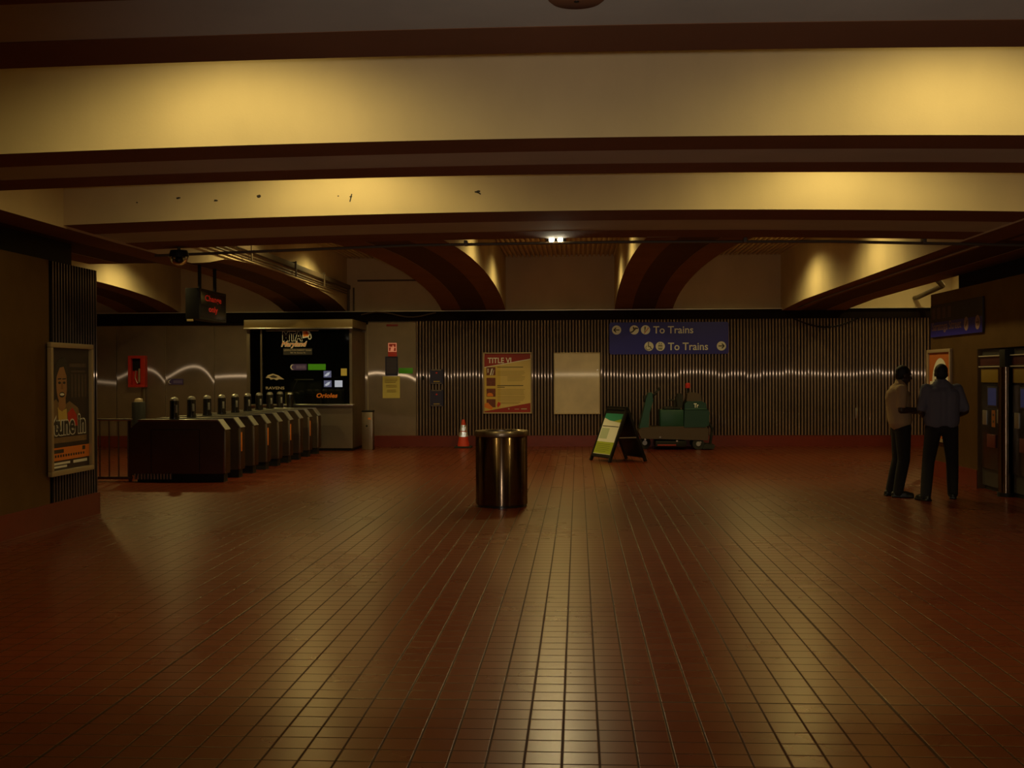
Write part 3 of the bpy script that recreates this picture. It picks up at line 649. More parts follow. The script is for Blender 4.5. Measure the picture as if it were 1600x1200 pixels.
mb.mat(5); put_text(mb, 'LEXINGTON MARKET Station', bx(-6.335), bx(-5.735), 2.16, 2.195, YG - .001); put_text(mb, '301 N. Eutaw St.', bx(-6.2), bx(-5.86), 2.105, 2.135, YG - .001)
mb.build('name_plaque', DEC, t, smooth=False, fix=False); mb = MB()
mb.mat(5); put_text(mb, 'RAVENS', bx(-6.735), bx(-6.33), 1.33, 1.39, YG - .001, 0.01)
poly(mb, [(bx(-6.74), 1.58), (bx(-6.69), 1.64), (bx(-6.58), 1.67), (bx(-6.46), 1.63), (bx(-6.33), 1.545), (bx(-6.45), 1.55), (bx(-6.50), 1.525), (bx(-6.56), 1.555), (bx(-6.63), 1.54), (bx(-6.66), 1.575)], YG - .001)
mb.mat(1); poly(mb, [(bx(-6.66), 1.61), (bx(-6.57), 1.64), (bx(-6.47), 1.60), (bx(-6.52), 1.575), (bx(-6.6), 1.58)], YG - .002)
mb.build('team_decal', DEC, t, smooth=False, fix=False); mb = MB()
mb.mat(2); put_text(mb, 'Orioles', bx(-5.63), bx(-5.17), 1.145, 1.245, YG - .001, 0.03, 0.2)
mb.build('script_decal', DEC, t, smooth=False, fix=False)
YB = BY + 0.03 - 0.008
t2 = thing('wall_sign', 'small violet sign with a white crescent stuck on the booth glass', 'sign', (-6.01, YB, 1.81))
mb = MB(); mb.mat(2).box(-0.17, 0.17, 0, 0.006, -0.066, 0.066); mb.mat(0); crescent(mb, -0.13, 0, 0.055, -0.001); mb.mat(1)
for k in range(6): rect(mb, -0.05 + k * 0.034, -0.03 + k * 0.034, -0.032, 0.032, -0.001)
mb.build('plate', ['white', bpy.data.materials['grey_violet'], 'violet'], t2, smooth=False, fix=False)
tag(MB().box(-5.81, -5.425, YB, YB + 0.006, 1.745, 1.875).build('sticker', 'green'), 'plain green sticker on the booth glass beside the violet sign', 'sticker')
tag(MB().box(-5.095, -4.965, YB, YB + 0.004, 1.62, 1.775).build('paper_notice', 'yellow'), 'small tan paper taped inside the booth glass by its corner', 'notice')
# inside the booth
for x, z, m_, lab in ((-5.48, 1.655, 'scr', 'small lit monitor in the booth, the upper of three'), (-5.475, 1.445, 'scr', 'small bluish monitor in the booth under the upper one'), (-5.235, 1.445, 'scrb', 'small bright monitor in the booth nearest its corner')):
    t = thing('monitor', lab, 'monitor', (x, BY + 0.45, z), 0, 'monitors in the agent booth')
    MB().box(-0.1, 0.1, 0, 0.12, -0.09, 0.09, 0.01).build('housing', 'black', t)
    mb = MB(); rect(mb, -0.085, 0.085, -0.072, 0.072, -0.001); mb.mat(1); poly(mb, [(-0.07, -0.03), (0.0, 0.03), (0.06, 0.045), (0.03, -0.02), (-0.03, -0.05)], -0.002); mb.build('screen', [m_, 'scrb'], t, smooth=False, fix=False)
t = thing('monitor_rack', 'dark metal rack carrying the monitors inside the booth', 'rack', (-5.36, BY + 0.45, 0.92))
for x in (-0.25, 0.25): MB().box(x - 0.01, x + 0.01, 0.02, 0.1, 0, 0.85).build('upright', 'black', t)
for z in (0.40, 0.61): MB().box(-0.24, 0.24, 0.0, 0.12, z, z + 0.03).build('shelf', 'black', t)
t = thing('desk_lamp', 'slim grey desk lamp over the booth counter', 'lamp', (-6.2, BY + 0.5, 0.92))
MB().lathe([(0.0, 0.0), (0.09, 0.0), (0.09, 0.02), (0.0, 0.03)], n=24).build('base', 'black', t)
MB().tube([(0, 0, 0.02), (-0.08, 0, 0.36), (0.04, 0, 0.62)], 0.012, 8).build('arm', 'galv', t)
MB().box(-0.02, 0.40, -0.04, 0.04, 0.60, 0.635, 0.01).build('shade', 'galv', t)
t = thing('office_chair', 'dark office chair inside the booth behind the counter', 'chair', (-6.0, BY + 1.08, 0.06))
MB().box(-0.22, 0.22, -0.2, 0.2, 0.44, 0.52, 0.03).build('seat', 'darkp', t); MB().box(-0.2, 0.2, 0.18, 0.24, 0.6, 1.12, 0.03).build('backrest', 'skirt', t)
mb = MB(); mb.cyl((0, 0, 0.06), (0, 0, 0.44), 0.03); [mb.cap((0, 0, 0.08), 0.02, (0.25 * math.cos(a), 0.25 * math.sin(a), 0.03), 0.025) for a in [i * 2 * PI / 5 for i in range(5)]]; mb.box(-0.02, 0.02, 0.15, 0.24, 0.46, 0.65); mb.build('pedestal', 'black', t)
tag(MB().box(-6.36, -6.19, BY + 0.2, BY + 0.35, 0.92, 1.27, 0.004).build('document_folder', 'yellow'), 'yellow green folder standing on the booth counter', 'folder')
tag(MB().box(-5.62, -5.57, BY + 0.2, BY + 0.25, 0.92, 0.99, 0.004).build('paper_cup', 'white'), 'small white cup on the booth counter', 'cup')

# ------------------------------------------------------------------ fare gates: long steel consoles side by side
GX0, GX1 = -6.83, -5.34
def console(name, k, label):
    t = thing(name, label, 'fare gate', ((GX0 + GX1) / 2, 17.7 + 0.8 * k, 0), 0, 'fare gate consoles in a row')
    h = (GX1 - GX0) / 2; w2 = 0.13
    prof = [(-h + 0.06, 0.13), (h - 0.02, 0.13), (h - 0.02, 0.80), (h - 0.12, 0.935), (-h + 0.14, 0.935), (-h, 0.82), (-h, 0.13)]
    MB().prism(prof, -w2, w2, 'xz').build('cabinet', 'steeld', t)
    MB().box(-h + 0.12, h - 0.13, -w2 - 0.012, w2 + 0.012, 0.935, 0.957, 0.005).build('top_plate', 'chrome', t)
    mb = MB(); mb.prism([(h - 0.135, 0.945), (h - 0.125, 0.955), (h - 0.008, 0.80), (h - 0.02, 0.79)], -w2 - 0.004, w2 + 0.004, 'xz'); mb.build('sloped_cap', 'galv', t)
    MB().box(-h + 0.10, h - 0.05, -w2 + 0.03, w2 - 0.03, 0.0, 0.13).build('kick_base', 'black', t)
    mb = MB(); mb.box(h - 0.02, h - 0.012, -w2 + 0.012, w2 - 0.012, 0.16, 0.77, 0.002); mb.build('end_panel', 'steeld', t)
    mb = MB()
    for x in (-0.42, 0.33): mb.box(x - 0.004, x + 0.004, -w2 - 0.004, -w2 + 0.004, 0.15, 0.80)
    mb.box(-0.42, 0.33, -w2 - 0.004, -w2 + 0.004, 0.80, 0.808); mb.build('access_panel_seam', 'black', t)
    MB().box(h - 0.05, h - 0.016, -w2 - 0.002, -w2 + 0.012, 0.14, 0.79, 0.003).build('corner_trim', 'steel', t)
    if k % 2 == 1: MB().box(h - 0.012, h - 0.006, -w2 + 0.015, -w2 + 0.07, 0.42, 0.72, 0.002).build('entry_strip', 'orange', t)
    return t
ordw = ['nearest', 'second', 'third', 'fourth', 'fifth', 'sixth', 'seventh', 'eighth', 'ninth', 'tenth']
for k in range(9):
    lab = 'long steel fare gate console, ' + ('the one nearest the camera with its full side showing' if k == 0 else ordw[k] + ' in the row from the framed tune in poster' if k < 8 else 'last in the row, close to the booth')
    t = console('fare_gate', k, lab)
    if k == 0:
        mb = MB()
        for i in range(12): mb.box(-0.68 + i * 0.05, -0.655 + i * 0.05, -0.14, -0.10, 0.045, 0.128)
        mb.build('vent_grille', 'galv', t)
    # card reader post
    p = thing('reader_post', 'black card reader post with a silver cap on the ' + (ordw[k] if k else 'nearest') + ' fare gate console', 'card reader', (-6.185, 17.7 + 0.8 * k, 0.957), 0, 'card reader posts on the fare gates')
    MB().lathe([(0.0, 0.0), (0.075, 0.0), (0.078, 0.02), (0.068, 0.05), (0.068, 0.27), (0.062, 0.29)], n=24).build('column', 'blackg', p)
    MB().lathe([(0.064, 0.285), (0.06, 0.315), (0.035, 0.335), (0.0, 0.342)], n=24).build('cap', 'galv', p)
    mb = MB(); mb.box(0.03, 0.062, -0.066, -0.045, 0.10, 0.22, 0.004); mb.build('display', 'galv', p)
t = thing('reader_post', 'black card reader post with a silver cap at the booth counter end of the gates', 'card reader', (-6.14, 24.76, 0.0), 0, 'card reader posts on the fare gates')
MB().lathe([(0.0, 0.0), (0.09, 0.0), (0.09, 0.9), (0.07, 0.95), (0.07, 1.22), (0.0, 1.23)], n=24).build('column', 'blackg', t)
MB().lathe([(0.066, 1.225), (0.06, 1.25), (0.035, 1.27), (0.0, 1.275)], n=24).build('cap', 'galv', t)
# wider gate pedestal standing behind the railing
t = thing('gate_pedestal', 'black gate pedestal with a pale top standing behind the picket railing', 'pedestal', (-7.2, 18.9, 0))
MB().lathe([(0.0, 0.0), (0.11, 0.0), (0.11, 1.18), (0.095, 1.2), (0.0, 1.2)], n=28).build('column', 'black', t)
MB().lathe([(0.07, 1.2), (0.06, 1.245), (0.0, 1.26)], n=24).build('cap', 'frame', t)
# low pedestal at the booth corner
t = thing('fare_pedestal', 'short steel pedestal with an orange mark beside the booth corner', 'pedestal', (-4.60, 25.55, 0))
MB().box(-0.12, 0.12, -0.12, 0.12, 0.0, 0.82, 0.012).build('cabinet', 'steel', t); MB().box(-0.125, 0.125, -0.125, 0.125, 0.82, 0.86, 0.015).build('top', 'black', t)
mb = MB(); mb.mat(0); rect(mb, 0.02, 0.08, 0.66, 0.70, -0.122); mb.mat(1); disc(mb, -0.01, 0.52, 0.022, -0.122); mb.build('label', ['orange', 'black'], t, smooth=False, fix=False)
# picket railing between the side wall and the gates
t = thing('picket_railing', 'low steel picket railing between the corrugated corner and the nearest fare gate', 'railing', (-8.1, 17.7, 0))
MB().box(-1.4, 1.25, -0.03, 0.03, 0.935, 0.965, 0.008).build('top_rail', 'chrome', t)
MB().box(-1.4, 1.25, -0.025, 0.025, 0.035, 0.075, 0.006).build('bottom_rail', 'steeld', t)
for i in range(18): MB().cyl((-1.33 + i * 0.148, 0, 0.07), (-1.33 + i * 0.148, 0, 0.94), 0.011, n=10).build('picket', 'steeld', t)
for x in (-1.38, 1.22): MB().box(x - 0.02, x + 0.02, -0.02, 0.02, 0, 0.94).build('post', 'steeld', t)

# ------------------------------------------------------------------ framed tune in poster on the left wall (front faces +x)
t = thing('wall_poster', 'tall framed tune in poster with a smiling man on the corrugated corner', 'poster', (XL + 0.012, 12.74, 1.26), PI / 2)
frame_mb(1.09, 1.44, 0.055, 0.05, 0.008).build('frame', 'frame', t)
mb = MB(); y = -0.012; mb.mat(0).box(-0.49, 0.49, y, 0, -0.665, 0.665)
mb.mat(1)
for k in range(5): rect(mb, 0.02 + k * 0.09, 0.07 + k * 0.09, 0.12, 0.38, y - .0005)
rect(mb, -0.02, 0.42, 0.46, 0.50, y - .0005); rect(mb, 0.02, 0.40, 0.40, 0.42, y - .0005)
ex = lambda cx, cz, rx, rz, n=22, a0=0: [(cx + rx * math.cos(2 * PI * i / n + a0), cz + rz * math.sin(2 * PI * i / n + a0)) for i in range(n)]
mb.mat(2); poly(mb, [(-0.49, -0.08), (-0.49, 0.06), (-0.36, 0.11), (-0.22, 0.02), (-0.02, 0.08), (0.2, 0.0), (0.3, -0.2), (-0.49, -0.2)], y - .0008)
mb.mat(3); poly(mb, [(-0.29, -0.18), (-0.32, 0.02), (-0.21, -0.02), (-0.1, 0.0), (-0.08, -0.18)], y - .0012)
mb.mat(4); poly(mb, ex(-0.22, 0.27, 0.135, 0.21), y - .0016); poly(mb, [(-0.29, 0.12), (-0.30, 0.0), (-0.21, -0.03), (-0.12, 0.02), (-0.13, 0.14)], y - .0014)
mb.mat(5); poly(mb, [(-0.40, 0.20), (-0.41, 0.40), (-0.33, 0.53), (-0.2, 0.57), (-0.07, 0.50), (-0.03, 0.36), (-0.05, 0.16), (-0.09, 0.22), (-0.10, 0.36), (-0.17, 0.46), (-0.27, 0.45), (-0.34, 0.36)], y - .002)
for x in (-0.275, -0.16): poly(mb, ex(x, 0.285, 0.035, 0.014), y - .0024); stroke(mb, [(x - 0.045, 0.325), (x + 0.045, 0.33)], 0.014, y - .0024)
poly(mb, ex(-0.215, 0.155, 0.07, 0.03), y - .0024); mb.mat(6); poly(mb, ex(-0.215, 0.158, 0.055, 0.014), y - .0028); mb.mat(7); poly(mb, [(-0.235, 0.29), (-0.2, 0.29), (-0.18, 0.215), (-0.25, 0.215)], y - .0024)
mb.mat(8); poly(mb, [(-0.06, -0.16), (-0.08, -0.05), (0.05, 0.01), (0.16, -0.08), (0.18, -0.2)], y - .0014)
mb.mat(6); put_text(mb, 'tune in', -0.45, 0.40, -0.30, -0.06, y - .003, 0.07)
mb.mat(5); put_text(mb, 'tune in', -0.43, 0.38, -0.285, -0.075, y - .005, 0.025)
mb.mat(2); rect(mb, -0.45, 0.42, -0.37, -0.31, y - .0014)
mb.mat(9); rect(mb, -0.49, 0.49, -0.56, -0.42, y - .0014)
mb.mat(5); rect(mb, -0.44, -0.18, -0.48, -0.44, y - .002); rect(mb, 0.3, 0.38, -0.475, -0.43, y - .002)
for k in range(12): rect(mb, -0.40 + k * 0.065, -0.36 + k * 0.065, -0.525, -0.498, y - .002)
mb.mat(6); rect(mb, -0.44, -0.02, -0.605, -0.58, y - .002); rect(mb, -0.42, -0.1, -0.64, -0.617, y - .002); rect(mb, 0.06, 0.43, -0.61, -0.578, y - .002)
mb.build('sheet', [mat('dark_photo', (0.03, 0.02, 0.018), 0.35), mat('dim_photo', (0.09, 0.06, 0.045), 0.35, noise=0.5, nscale=12), mat('jacket_print', (0.22, 0.13, 0.06), 0.4, noise=0.3, nscale=10), 'tan', 'skinl', 'ink', 'white', mat('nose_print', (0.26, 0.11, 0.045)), 'redb', 'orange'], t, smooth=False, fix=False)

# ------------------------------------------------------------------ folding pavement board
t = thing('sandwich_board', 'black folding board with a green and white poster standing before the scrubber', 'sign board', (0.745, 22.12, 0), math.atan2(-0.9, 0.44))
# local x runs along the board width, local -y is the poster side
wB, hB, sp = 0.40, 1.0, 0.40
slope = math.atan2(sp - 0.02, hB)
def leaf(sgn, poster):
    R_ = Matrix.Translation((0, 0, hB)) @ Matrix.Rotation(sgn * slope, 4, 'X')
    nm = 'front_leaf' if poster else 'rear_leaf'
    L_ = hB / math.cos(slope)
    mb = MB().at(R_); s = -1 if poster else 1
    mb.box(-wB, wB, -0.016, 0.016, -L_ + 0.10, -0.04, 0.004); mb.box(-wB, -wB + 0.05, -0.026, 0.026, -L_, 0.0, 0.006); mb.box(wB - 0.05, wB, -0.026, 0.026, -L_, 0.0, 0.006); mb.box(-wB, wB, -0.026, 0.026, -0.06, 0.0, 0.006); mb.box(-wB, wB, -0.024, 0.024, -L_ + 0.08, -L_ + 0.12, 0.006)
    o = mb.build(nm, 'black', t)
    if poster:
        Y = -0.0175
        mb = MB().at(R_); x0, x1 = -wB + 0.06, wB - 0.06; zt, zb = -0.13, -L_ + 0.14
        mb.mat(0); rect(mb, x0, x1, zb, zt, Y)
        mb.mat(1); poly(mb, [(x0, zt), (x1, zt), (x1, zt - 0.11), (0.1, zt - 0.15), (-0.1, zt - 0.14), (x0, zt - 0.09)], Y - .001); mb.mat(2); poly(mb, [(x1, zt - 0.10), (x1, zt - 0.17), (0.05, zt - 0.15)], Y - .0012)
        mb.mat(3); rect(mb, x0 + 0.02, x1 - 0.02, zt - 0.26, zt - 0.245, Y - .001)
        mb.mat(4); rect(mb, x0 + 0.03, 0.0, zt - 0.5, zt - 0.29, Y - .001)
        mb.mat(2); rect(mb, x0, x1, zb + 0.01, zb + 0.24, Y - .001)
        mb.mat(5); lines(mb, x0 + 0.06, x1 - 0.1, zb + 0.2, 5, 0.035, 0.012, Y - .002)
        mb.build('poster', ['white', mat('teal_print', (0.03, 0.25, 0.16)), mat('lime_print', (0.36, 0.42, 0.03)), 'ink', mat('pale_green', (0.45, 0.5, 0.36)), mat('olive_ink', (0.2, 0.22, 0.03))], t, smooth=False, fix=False)
leaf(-1, True); leaf(1, False)
mb = MB(); mb.box(-wB + 0.03, wB - 0.03, -0.03, 0.03, hB - 0.02, hB + 0.02, 0.008); mb.build('hinge_bar', 'black', t)
for x in (-wB + 0.025, wB - 0.025): MB().box(x - 0.012, x + 0.012, -0.2, 0.2, 0.44, 0.46).build('brace', 'galv', t)

# ------------------------------------------------------------------ ride-on floor scrubber, side view, front to the left
t = thing('floor_scrubber', 'dark green ride-on floor scrubber parked against the corrugated wall', 'floor scrubber', (2.1, 25.75, 0))
S = 0.36
o = lambda x: x - 2.1
mb = MB(); mb.prism([(o(1.36), 0.24), (o(2.78), 0.20), (o(2.80), 0.45), (o(2.70), 0.50), (o(1.75), 0.50), (o(1.36), 0.47), (o(1.29), 0.40)], -S, S, 'xz'); mb.build('chassis', 'skirt', t)
mb = MB(); mb.prism([(o(1.32), 0.46), (o(1.42), 0.86), (o(1.47), 1.10), (o(1.52), 1.22), (o(1.60), 1.23), (o(1.62), 1.05), (o(1.545), 0.80), (o(1.52), 0.46)], -S + 0.08, S - 0.08, 'xz'); mb.build('front_column', 'scrub', t)
mb = MB(); mb.cyl((o(1.58), 0, 1.16), (o(1.70), 0, 1.22), 0.018); mb.torus((o(1.69), 0, 1.215), 0.17, 0.016, Matrix.Rotation(-0.9, 3, 'Y').to_3x3()); [mb.cyl((o(1.69), 0, 1.215), (o(1.69) + 0.16 * math.cos(a) * math.cos(0.9), 0.16 * math.sin(a), 1.215 + 0.16 * math.cos(a) * math.sin(0.9)), 0.01, n=8) for a in (0.5, 2.6, 4.7)]; mb.build('steering_wheel', 'rubber', t)
MB().box(o(1.42), o(1.58), -0.16, 0.16, 1.02, 1.16, 0.02).build('control_panel', 'black', t)
mb = MB(); mb.box(o(1.76), o(2.27), -S, S, 0.49, 0.86, 0.035); mb.build('solution_tank', 'scrub', t)
mb = MB(); mb.prism([(o(2.27), 0.48), (o(2.72), 0.48), (o(2.80), 0.52), (o(2.82), 0.80), (o(2.76), 0.88), (o(2.74), 1.00), (o(2.66), 1.04), (o(2.34), 1.04), (o(2.29), 0.98)], -S - 0.01, S + 0.01, 'xz'); mb.build('recovery_tank', 'scrubd', t)
mb = MB(); mb.box(o(2.29), o(2.75), -S - 0.02, -S - 0.005, 0.855, 0.885, 0.006); mb.build('tank_trim', 'scrub', t)
mb = MB(); mb.prism([(o(2.33), 1.04), (o(2.66), 1.04), (o(2.645), 1.18), (o(2.58), 1.215), (o(2.42), 1.235), (o(2.36), 1.2)], -0.27, 0.27, 'xz'); mb.build('tank_lid', 'skirt', t)
MB().box(o(1.85), o(2.2), -0.24, 0.24, 0.86, 0.92, 0.03).build('seat', 'rubber', t)
mb = MB(); mb.prism([(o(2.15), 0.90), (o(2.24), 0.90), (o(2.27), 1.15), (o(2.22), 1.21), (o(2.16), 1.19), (o(2.12), 1.12)], -0.24, 0.24, 'xz'); mb.build('backrest', 'rubber', t)
MB().tube([(o(2.08), -0.27, 0.86), (o(2.08), -0.27, 1.06), (o(1.95), -0.27, 1.07)], 0.014, 8).build('armrest', 'rubber', t)
mb = MB(); mb.cyl((o(2.39), 0, 1.22), (o(2.39), 0, 1.33), 0.02, n=10); mb.build('beacon_stalk', 'black', t)
MB().lathe([(0.0, 0.0), (0.055, 0.0), (0.055, 0.07), (0.045, 0.11), (0.0, 0.12)], (o(2.39), 0, 1.32), n=20).build('beacon', 'beacon', t)
for x, yy, r in ((1.45, 0.0, 0.13), (2.58, -S + 0.06, 0.125), (2.58, S - 0.06, 0.125)):
    mb = MB(); mb.cyl((o(x), yy - 0.045, r), (o(x), yy + 0.045, r), r, n=28); wh = mb.build('wheel', 'rubber', t)
    mb = MB(); mb.cyl((o(x), yy - 0.05, r), (o(x), yy + 0.05, r), r * 0.4, n=16); mb.build('hub', 'galv', wh)
mb = MB(); mb.box(o(1.66), o(2.32), -S - 0.02, S - 0.05, 0.06, 0.19, 0.02); mb.build('brush_deck', 'black', t)
MB().box(o(1.70), o(2.10), -S - 0.03, -S - 0.015, 0.085, 0.115, 0.004).build('deck_strip', 'red', t)
mb = MB(); mb.prism([(o(2.66), 0.02), (o(2.90), 0.02), (o(2.93), 0.10), (o(2.70), 0.12)], -0.42, 0.42, 'xz'); mb.build('squeegee', 'rubber', t)
MB().tube([(o(2.80), -0.1, 0.6), (o(2.90), -0.1, 0.45), (o(2.86), -0.1, 0.12)], 0.03, 10).build('hose', 'rubber', t)
mb = MB(); put_text(mb, 'Tr', o(2.48), o(2.585), 0.905, 0.995, -S - 0.012, 0.03); mb.build('emblem', 'white', t, smooth=False, fix=False)
for x, z in ((1.76, 0.27), (1.44, 0.22), (2.62, 0.16), (2.12, 0.19)): MB().cyl((o(x), -S + 0.01, z), (o(x), -S - 0.03, z), 0.02, n=12).build('reflector_stud', 'chrome', t)

# ------------------------------------------------------------------ ticket machines let into the right wall (front faces -x)
def ticket_machine(yc, label):
    t = thing('ticket_machine', label, 'ticket machine', (XR + 0.03, yc, 0), -PI / 2, 'ticket machines in the wall recess')
    w2 = 0.475
    MB().box(-w2, w2, 0.02, 0.7, 0.06, 1.93).build('cabinet', 'darkp', t)
    MB().box(-w2 + 0.02, w2 - 0.02, 0.05, 0.68, 0.0, 0.06).build('plinth', 'black', t)
    MB().box(-w2, w2, -0.01, 0.03, 1.715, 1.835, 0.004).build('header', mat('maroon_header', (0.07, 0.012, 0.01), 0.4), t)
    for z in (1.845, 1.70): MB().box(-w2, w2, -0.035, 0.02, z - 0.008, z + 0.008, 0.004).build('trim_bar', 'brighttrim', t)
    MB().box(-w2 + 0.02, w2 - 0.02, -0.004, 0.03, 1.485, 1.675, 0.004).build('sign_band', 'tvmyel', t)
    mb = MB(); mb.box(-w2 + 0.03, w2 - 0.03, -0.01, 0.03, 0.30, 1.46, 0.01); mb.build('fascia', 'blackg', t)
    mb = MB(); mb.box(-0.16, 0.22, -0.022, -0.005, 1.15, 1.43, 0.006); sc_ = mb.build('screen_bezel', 'darkp', t)
    mb = MB(); rect(mb, -0.13, 0.19, 1.175, 1.41, -0.0235); mb.build('screen', 'tvscr', sc_, smooth=False, fix=False)
    mb = MB(); mb.mat(0); rect(mb, -0.02, 0.12, 0.88, 1.11, -0.0115); mb.mat(1); rect(mb, 0.02, 0.08, 1.03, 1.06, -0.0125); rect(mb, 0.02, 0.08, 0.94, 0.97, -0.0125); mb.build('fare_panel', [mat('dim_orange', (0.30, 0.085, 0.01)), 'ink'], t, smooth=False, fix=False)
    MB().box(0.20, 0.36, -0.02, -0.004, 0.94, 1.12, 0.006).build('keypad', 'galv', t); MB().box(-0.36, -0.20, -0.02, -0.004, 0.90, 1.10, 0.006).build('coin_slot', 'galv', t)
    mb = MB(); mb.box(-0.16, 0.16, -0.03, -0.005, 0.60, 0.78, 0.01); mb.build('ticket_tray', mat('dim_red', (0.12, 0.01, 0.008)), t)
    return t
ticket_machine(16.30, 'ticket machine with a blue screen and yellow band, beside the flat steel pier')
ticket_machine(15.11, 'ticket machine with a yellow band nearer than the bright steel pilaster')
t = thing('steel_pilaster', 'bright rounded steel pilaster standing between the two ticket machines', 'pilaster', (XR - 0.01, 15.705, 0))
MB().lathe([(0.0, 0.0), (0.095, 0.0), (0.095, 1.69), (0.0, 1.69)], n=40).build('shaft', 'bin', t); MB().box(-0.05, 0.12, -0.1, 0.1, 1.69, 1.92, 0.01).build('head', 'black', t); MB().lathe([(0.0, 0.0), (0.11, 0.0), (0.11, 0.05), (0.0, 0.055)], n=32).build('foot_ring', 'black', t)
# dark direction sign high on the right pier
t = thing('direction_sign', 'dark blue sign with small round symbols high on the flat steel pier', 'sign', (XR - 0.002, 17.72, 2.425), -PI / 2)
mb = MB(); mb.mat(2).box(-1.19, 1.19, -0.03, 0, -0.25, 0.25, 0.006); mb.mat(3); rect(mb, -1.185, 1.185, -0.245, -0.02, -0.0305)
mb.mat(0); put_text(mb, 'Saratoga Street', -1.1, 0.30, -0.19, -0.02, -0.0325, 0.01)
for x in (0.52, 1.0): disc(mb, x, -0.10, 0.10, -0.0325)
mb.mat(1)
for k in range(4): rect(mb, -1.1 + k * 0.26, -0.95 + k * 0.26, 0.03, 0.20, -0.0315)
arrow(mb, 1.0, -0.10, 1, 0.1, -0.0335); stroke(mb, [(0.47, -0.15), (0.52, -0.11), (0.57, -0.05)], 0.025, -0.0335)
mb.build('board', [mat('dim_lettering', (0.35, 0.22, 0.2)), mat('brown_lettering', (0.1, 0.05, 0.04)), 'ink', 'blue'], t, smooth=False, fix=False)
# orange poster at the end of the right pier
t = thing('wall_poster', 'orange poster with a white dome shape on the steel pier behind the two people', 'poster', (XR - 0.002, 18.50, 1.27), -PI / 2)
frame_mb(1.18, 1.43, 0.05, 0.045, 0.006).build('frame', 'frame', t)
mb = MB(); y = -0.012; mb.mat(0).box(-0.54, 0.54, y, 0, -0.665, 0.665)
mb.mat(1); poly(mb, ex(0.02, 0.20, 0.40, 0.38, 28), y - .001); rect(mb, -0.5, 0.5, -0.30, 0.22, y - .0008)
mb.mat(2)
for k, (a, b) in enumerate(((-0.28, -0.02), (0.04, 0.16), (0.2, 0.32))): rect(mb, a, b, 0.30, 0.40, y - .002)
rect(mb, -0.26, 0.28, 0.18, 0.25, y - .002); poly(mb, ex(-0.2, 0.0, 0.1, 0.11), y - .002); rect(mb, 0.0, 0.4, -0.05, 0.05, y - .002); rect(mb, -0.4, 0.4, -0.2, -0.15, y - .002)
mb.build('sheet', [mat('burnt_orange_print', (0.45, 0.11, 0.012)), 'white', 'ink'], t, smooth=False, fix=False)

# ------------------------------------------------------------------ overhead fittings
t = thing('led_sign', 'black hanging display box with red lit words over the fare gates', 'display sign', (-6.155, 19.2, 2.78))
MB().box(-0.115, 0.115, -0.72, 0.72, -0.25, 0.25, 0.012).build('housing', 'black', t)
MB().box(0.112, 0.12, -0.66, 0.66, -0.21, 0.20, 0.003).build('display_window', 'blackg', t)
mb = MB().at(Matrix.Rotation(PI / 2, 4, 'Z')); put_text(mb, 'Change', -0.45, 0.42, 0.03, 0.16, -0.1215, 0.02); put_text(mb, 'only', -0.26, 0.22, -0.14, -0.01, -0.1215, 0.02)
mb.build('lettering', 'led', t, smooth=False, fix=False)
for yy in (-0.35, 0.45): MB().cyl((0, yy, 0.25), (0, yy, 0.66), 0.03, n=12).build('hanger', 'black', t)
MB().box(-0.09, 0.01, -0.725, -0.70, -0.285, -0.25, 0.003).build('tag', 'cream', t)
t = thing('dome_camera', 'clear dome security camera hanging below the beam edge near the gates', 'camera', (-4.83, 14.02, 3.02))
mb = MB(); mb.lathe([(0.0, 0.12), (0.10, 0.12), (0.115, 0.08), (0.115, 0.04), (0.0, 0.04)], n=28); mb.build('housing', 'black', t)
mb = MB(); mb.lathe([(0.108 * math.cos(a), 0.04 - 0.108 * math.sin(a)) for a in [i * PI / 20 for i in range(11)]], n=28); mb.build('dome', 'glass', t, fix=False)
MB().ell((0, 0, 0.0), (0.05, 0.05, 0.055)).build('lens', 'blackg', t)
MB().cyl((0, 0, 0.12), (0, 0, 0.165), 0.02, n=10).build('drop_pipe', 'conduit', t)
t = thing('emergency_light', 'twin lens emergency light glaring white at the far beam edge', 'lamp', (-0.26, 14.31, 3.237))
MB().box(-0.12, 0.12, 0.0, 0.10, -0.02, 0.12, 0.01).build('housing', 'black', t)
for x in (-0.052, 0.052):
    hd = MB().cyl((x, 0.01, 0.015), (x, -0.055, 0.015), 0.034, 0.040, 20).build('lamp_head', 'black', t)
    MB().ell((x, -0.052, 0.015), (0.033, 0.012, 0.033)).build('lens', 'glare', hd)
    l = bpy.data.lights.new('beam', 'SPOT'); l.energy = 16; l.color = (1, 0.92, 0.62); l.spot_size = math.radians(110); l.spot_blend = 0.8; l.shadow_soft_size = 0.035
    lo = bpy.data.objects.new('beam', l); COL.objects.link(lo); lo.parent = hd; lo.location = (x, -0.07, 0.013); lo.rotation_euler = (math.radians(62), 0, PI)
t = thing('ceiling_speaker', 'round brown speaker let into the grey panel of the nearest beam', 'speaker', (0.0, 5.16, 3.25))
MB().lathe([(0.0, -0.012), (0.11, -0.012), (0.125, 0.0), (0.125, 0.01)], n=40).build('grille', 'brown', t); MB().ell((0, 0, -0.012), (0.012, 0.012, 0.006)).build('centre_screw', 'black', t)
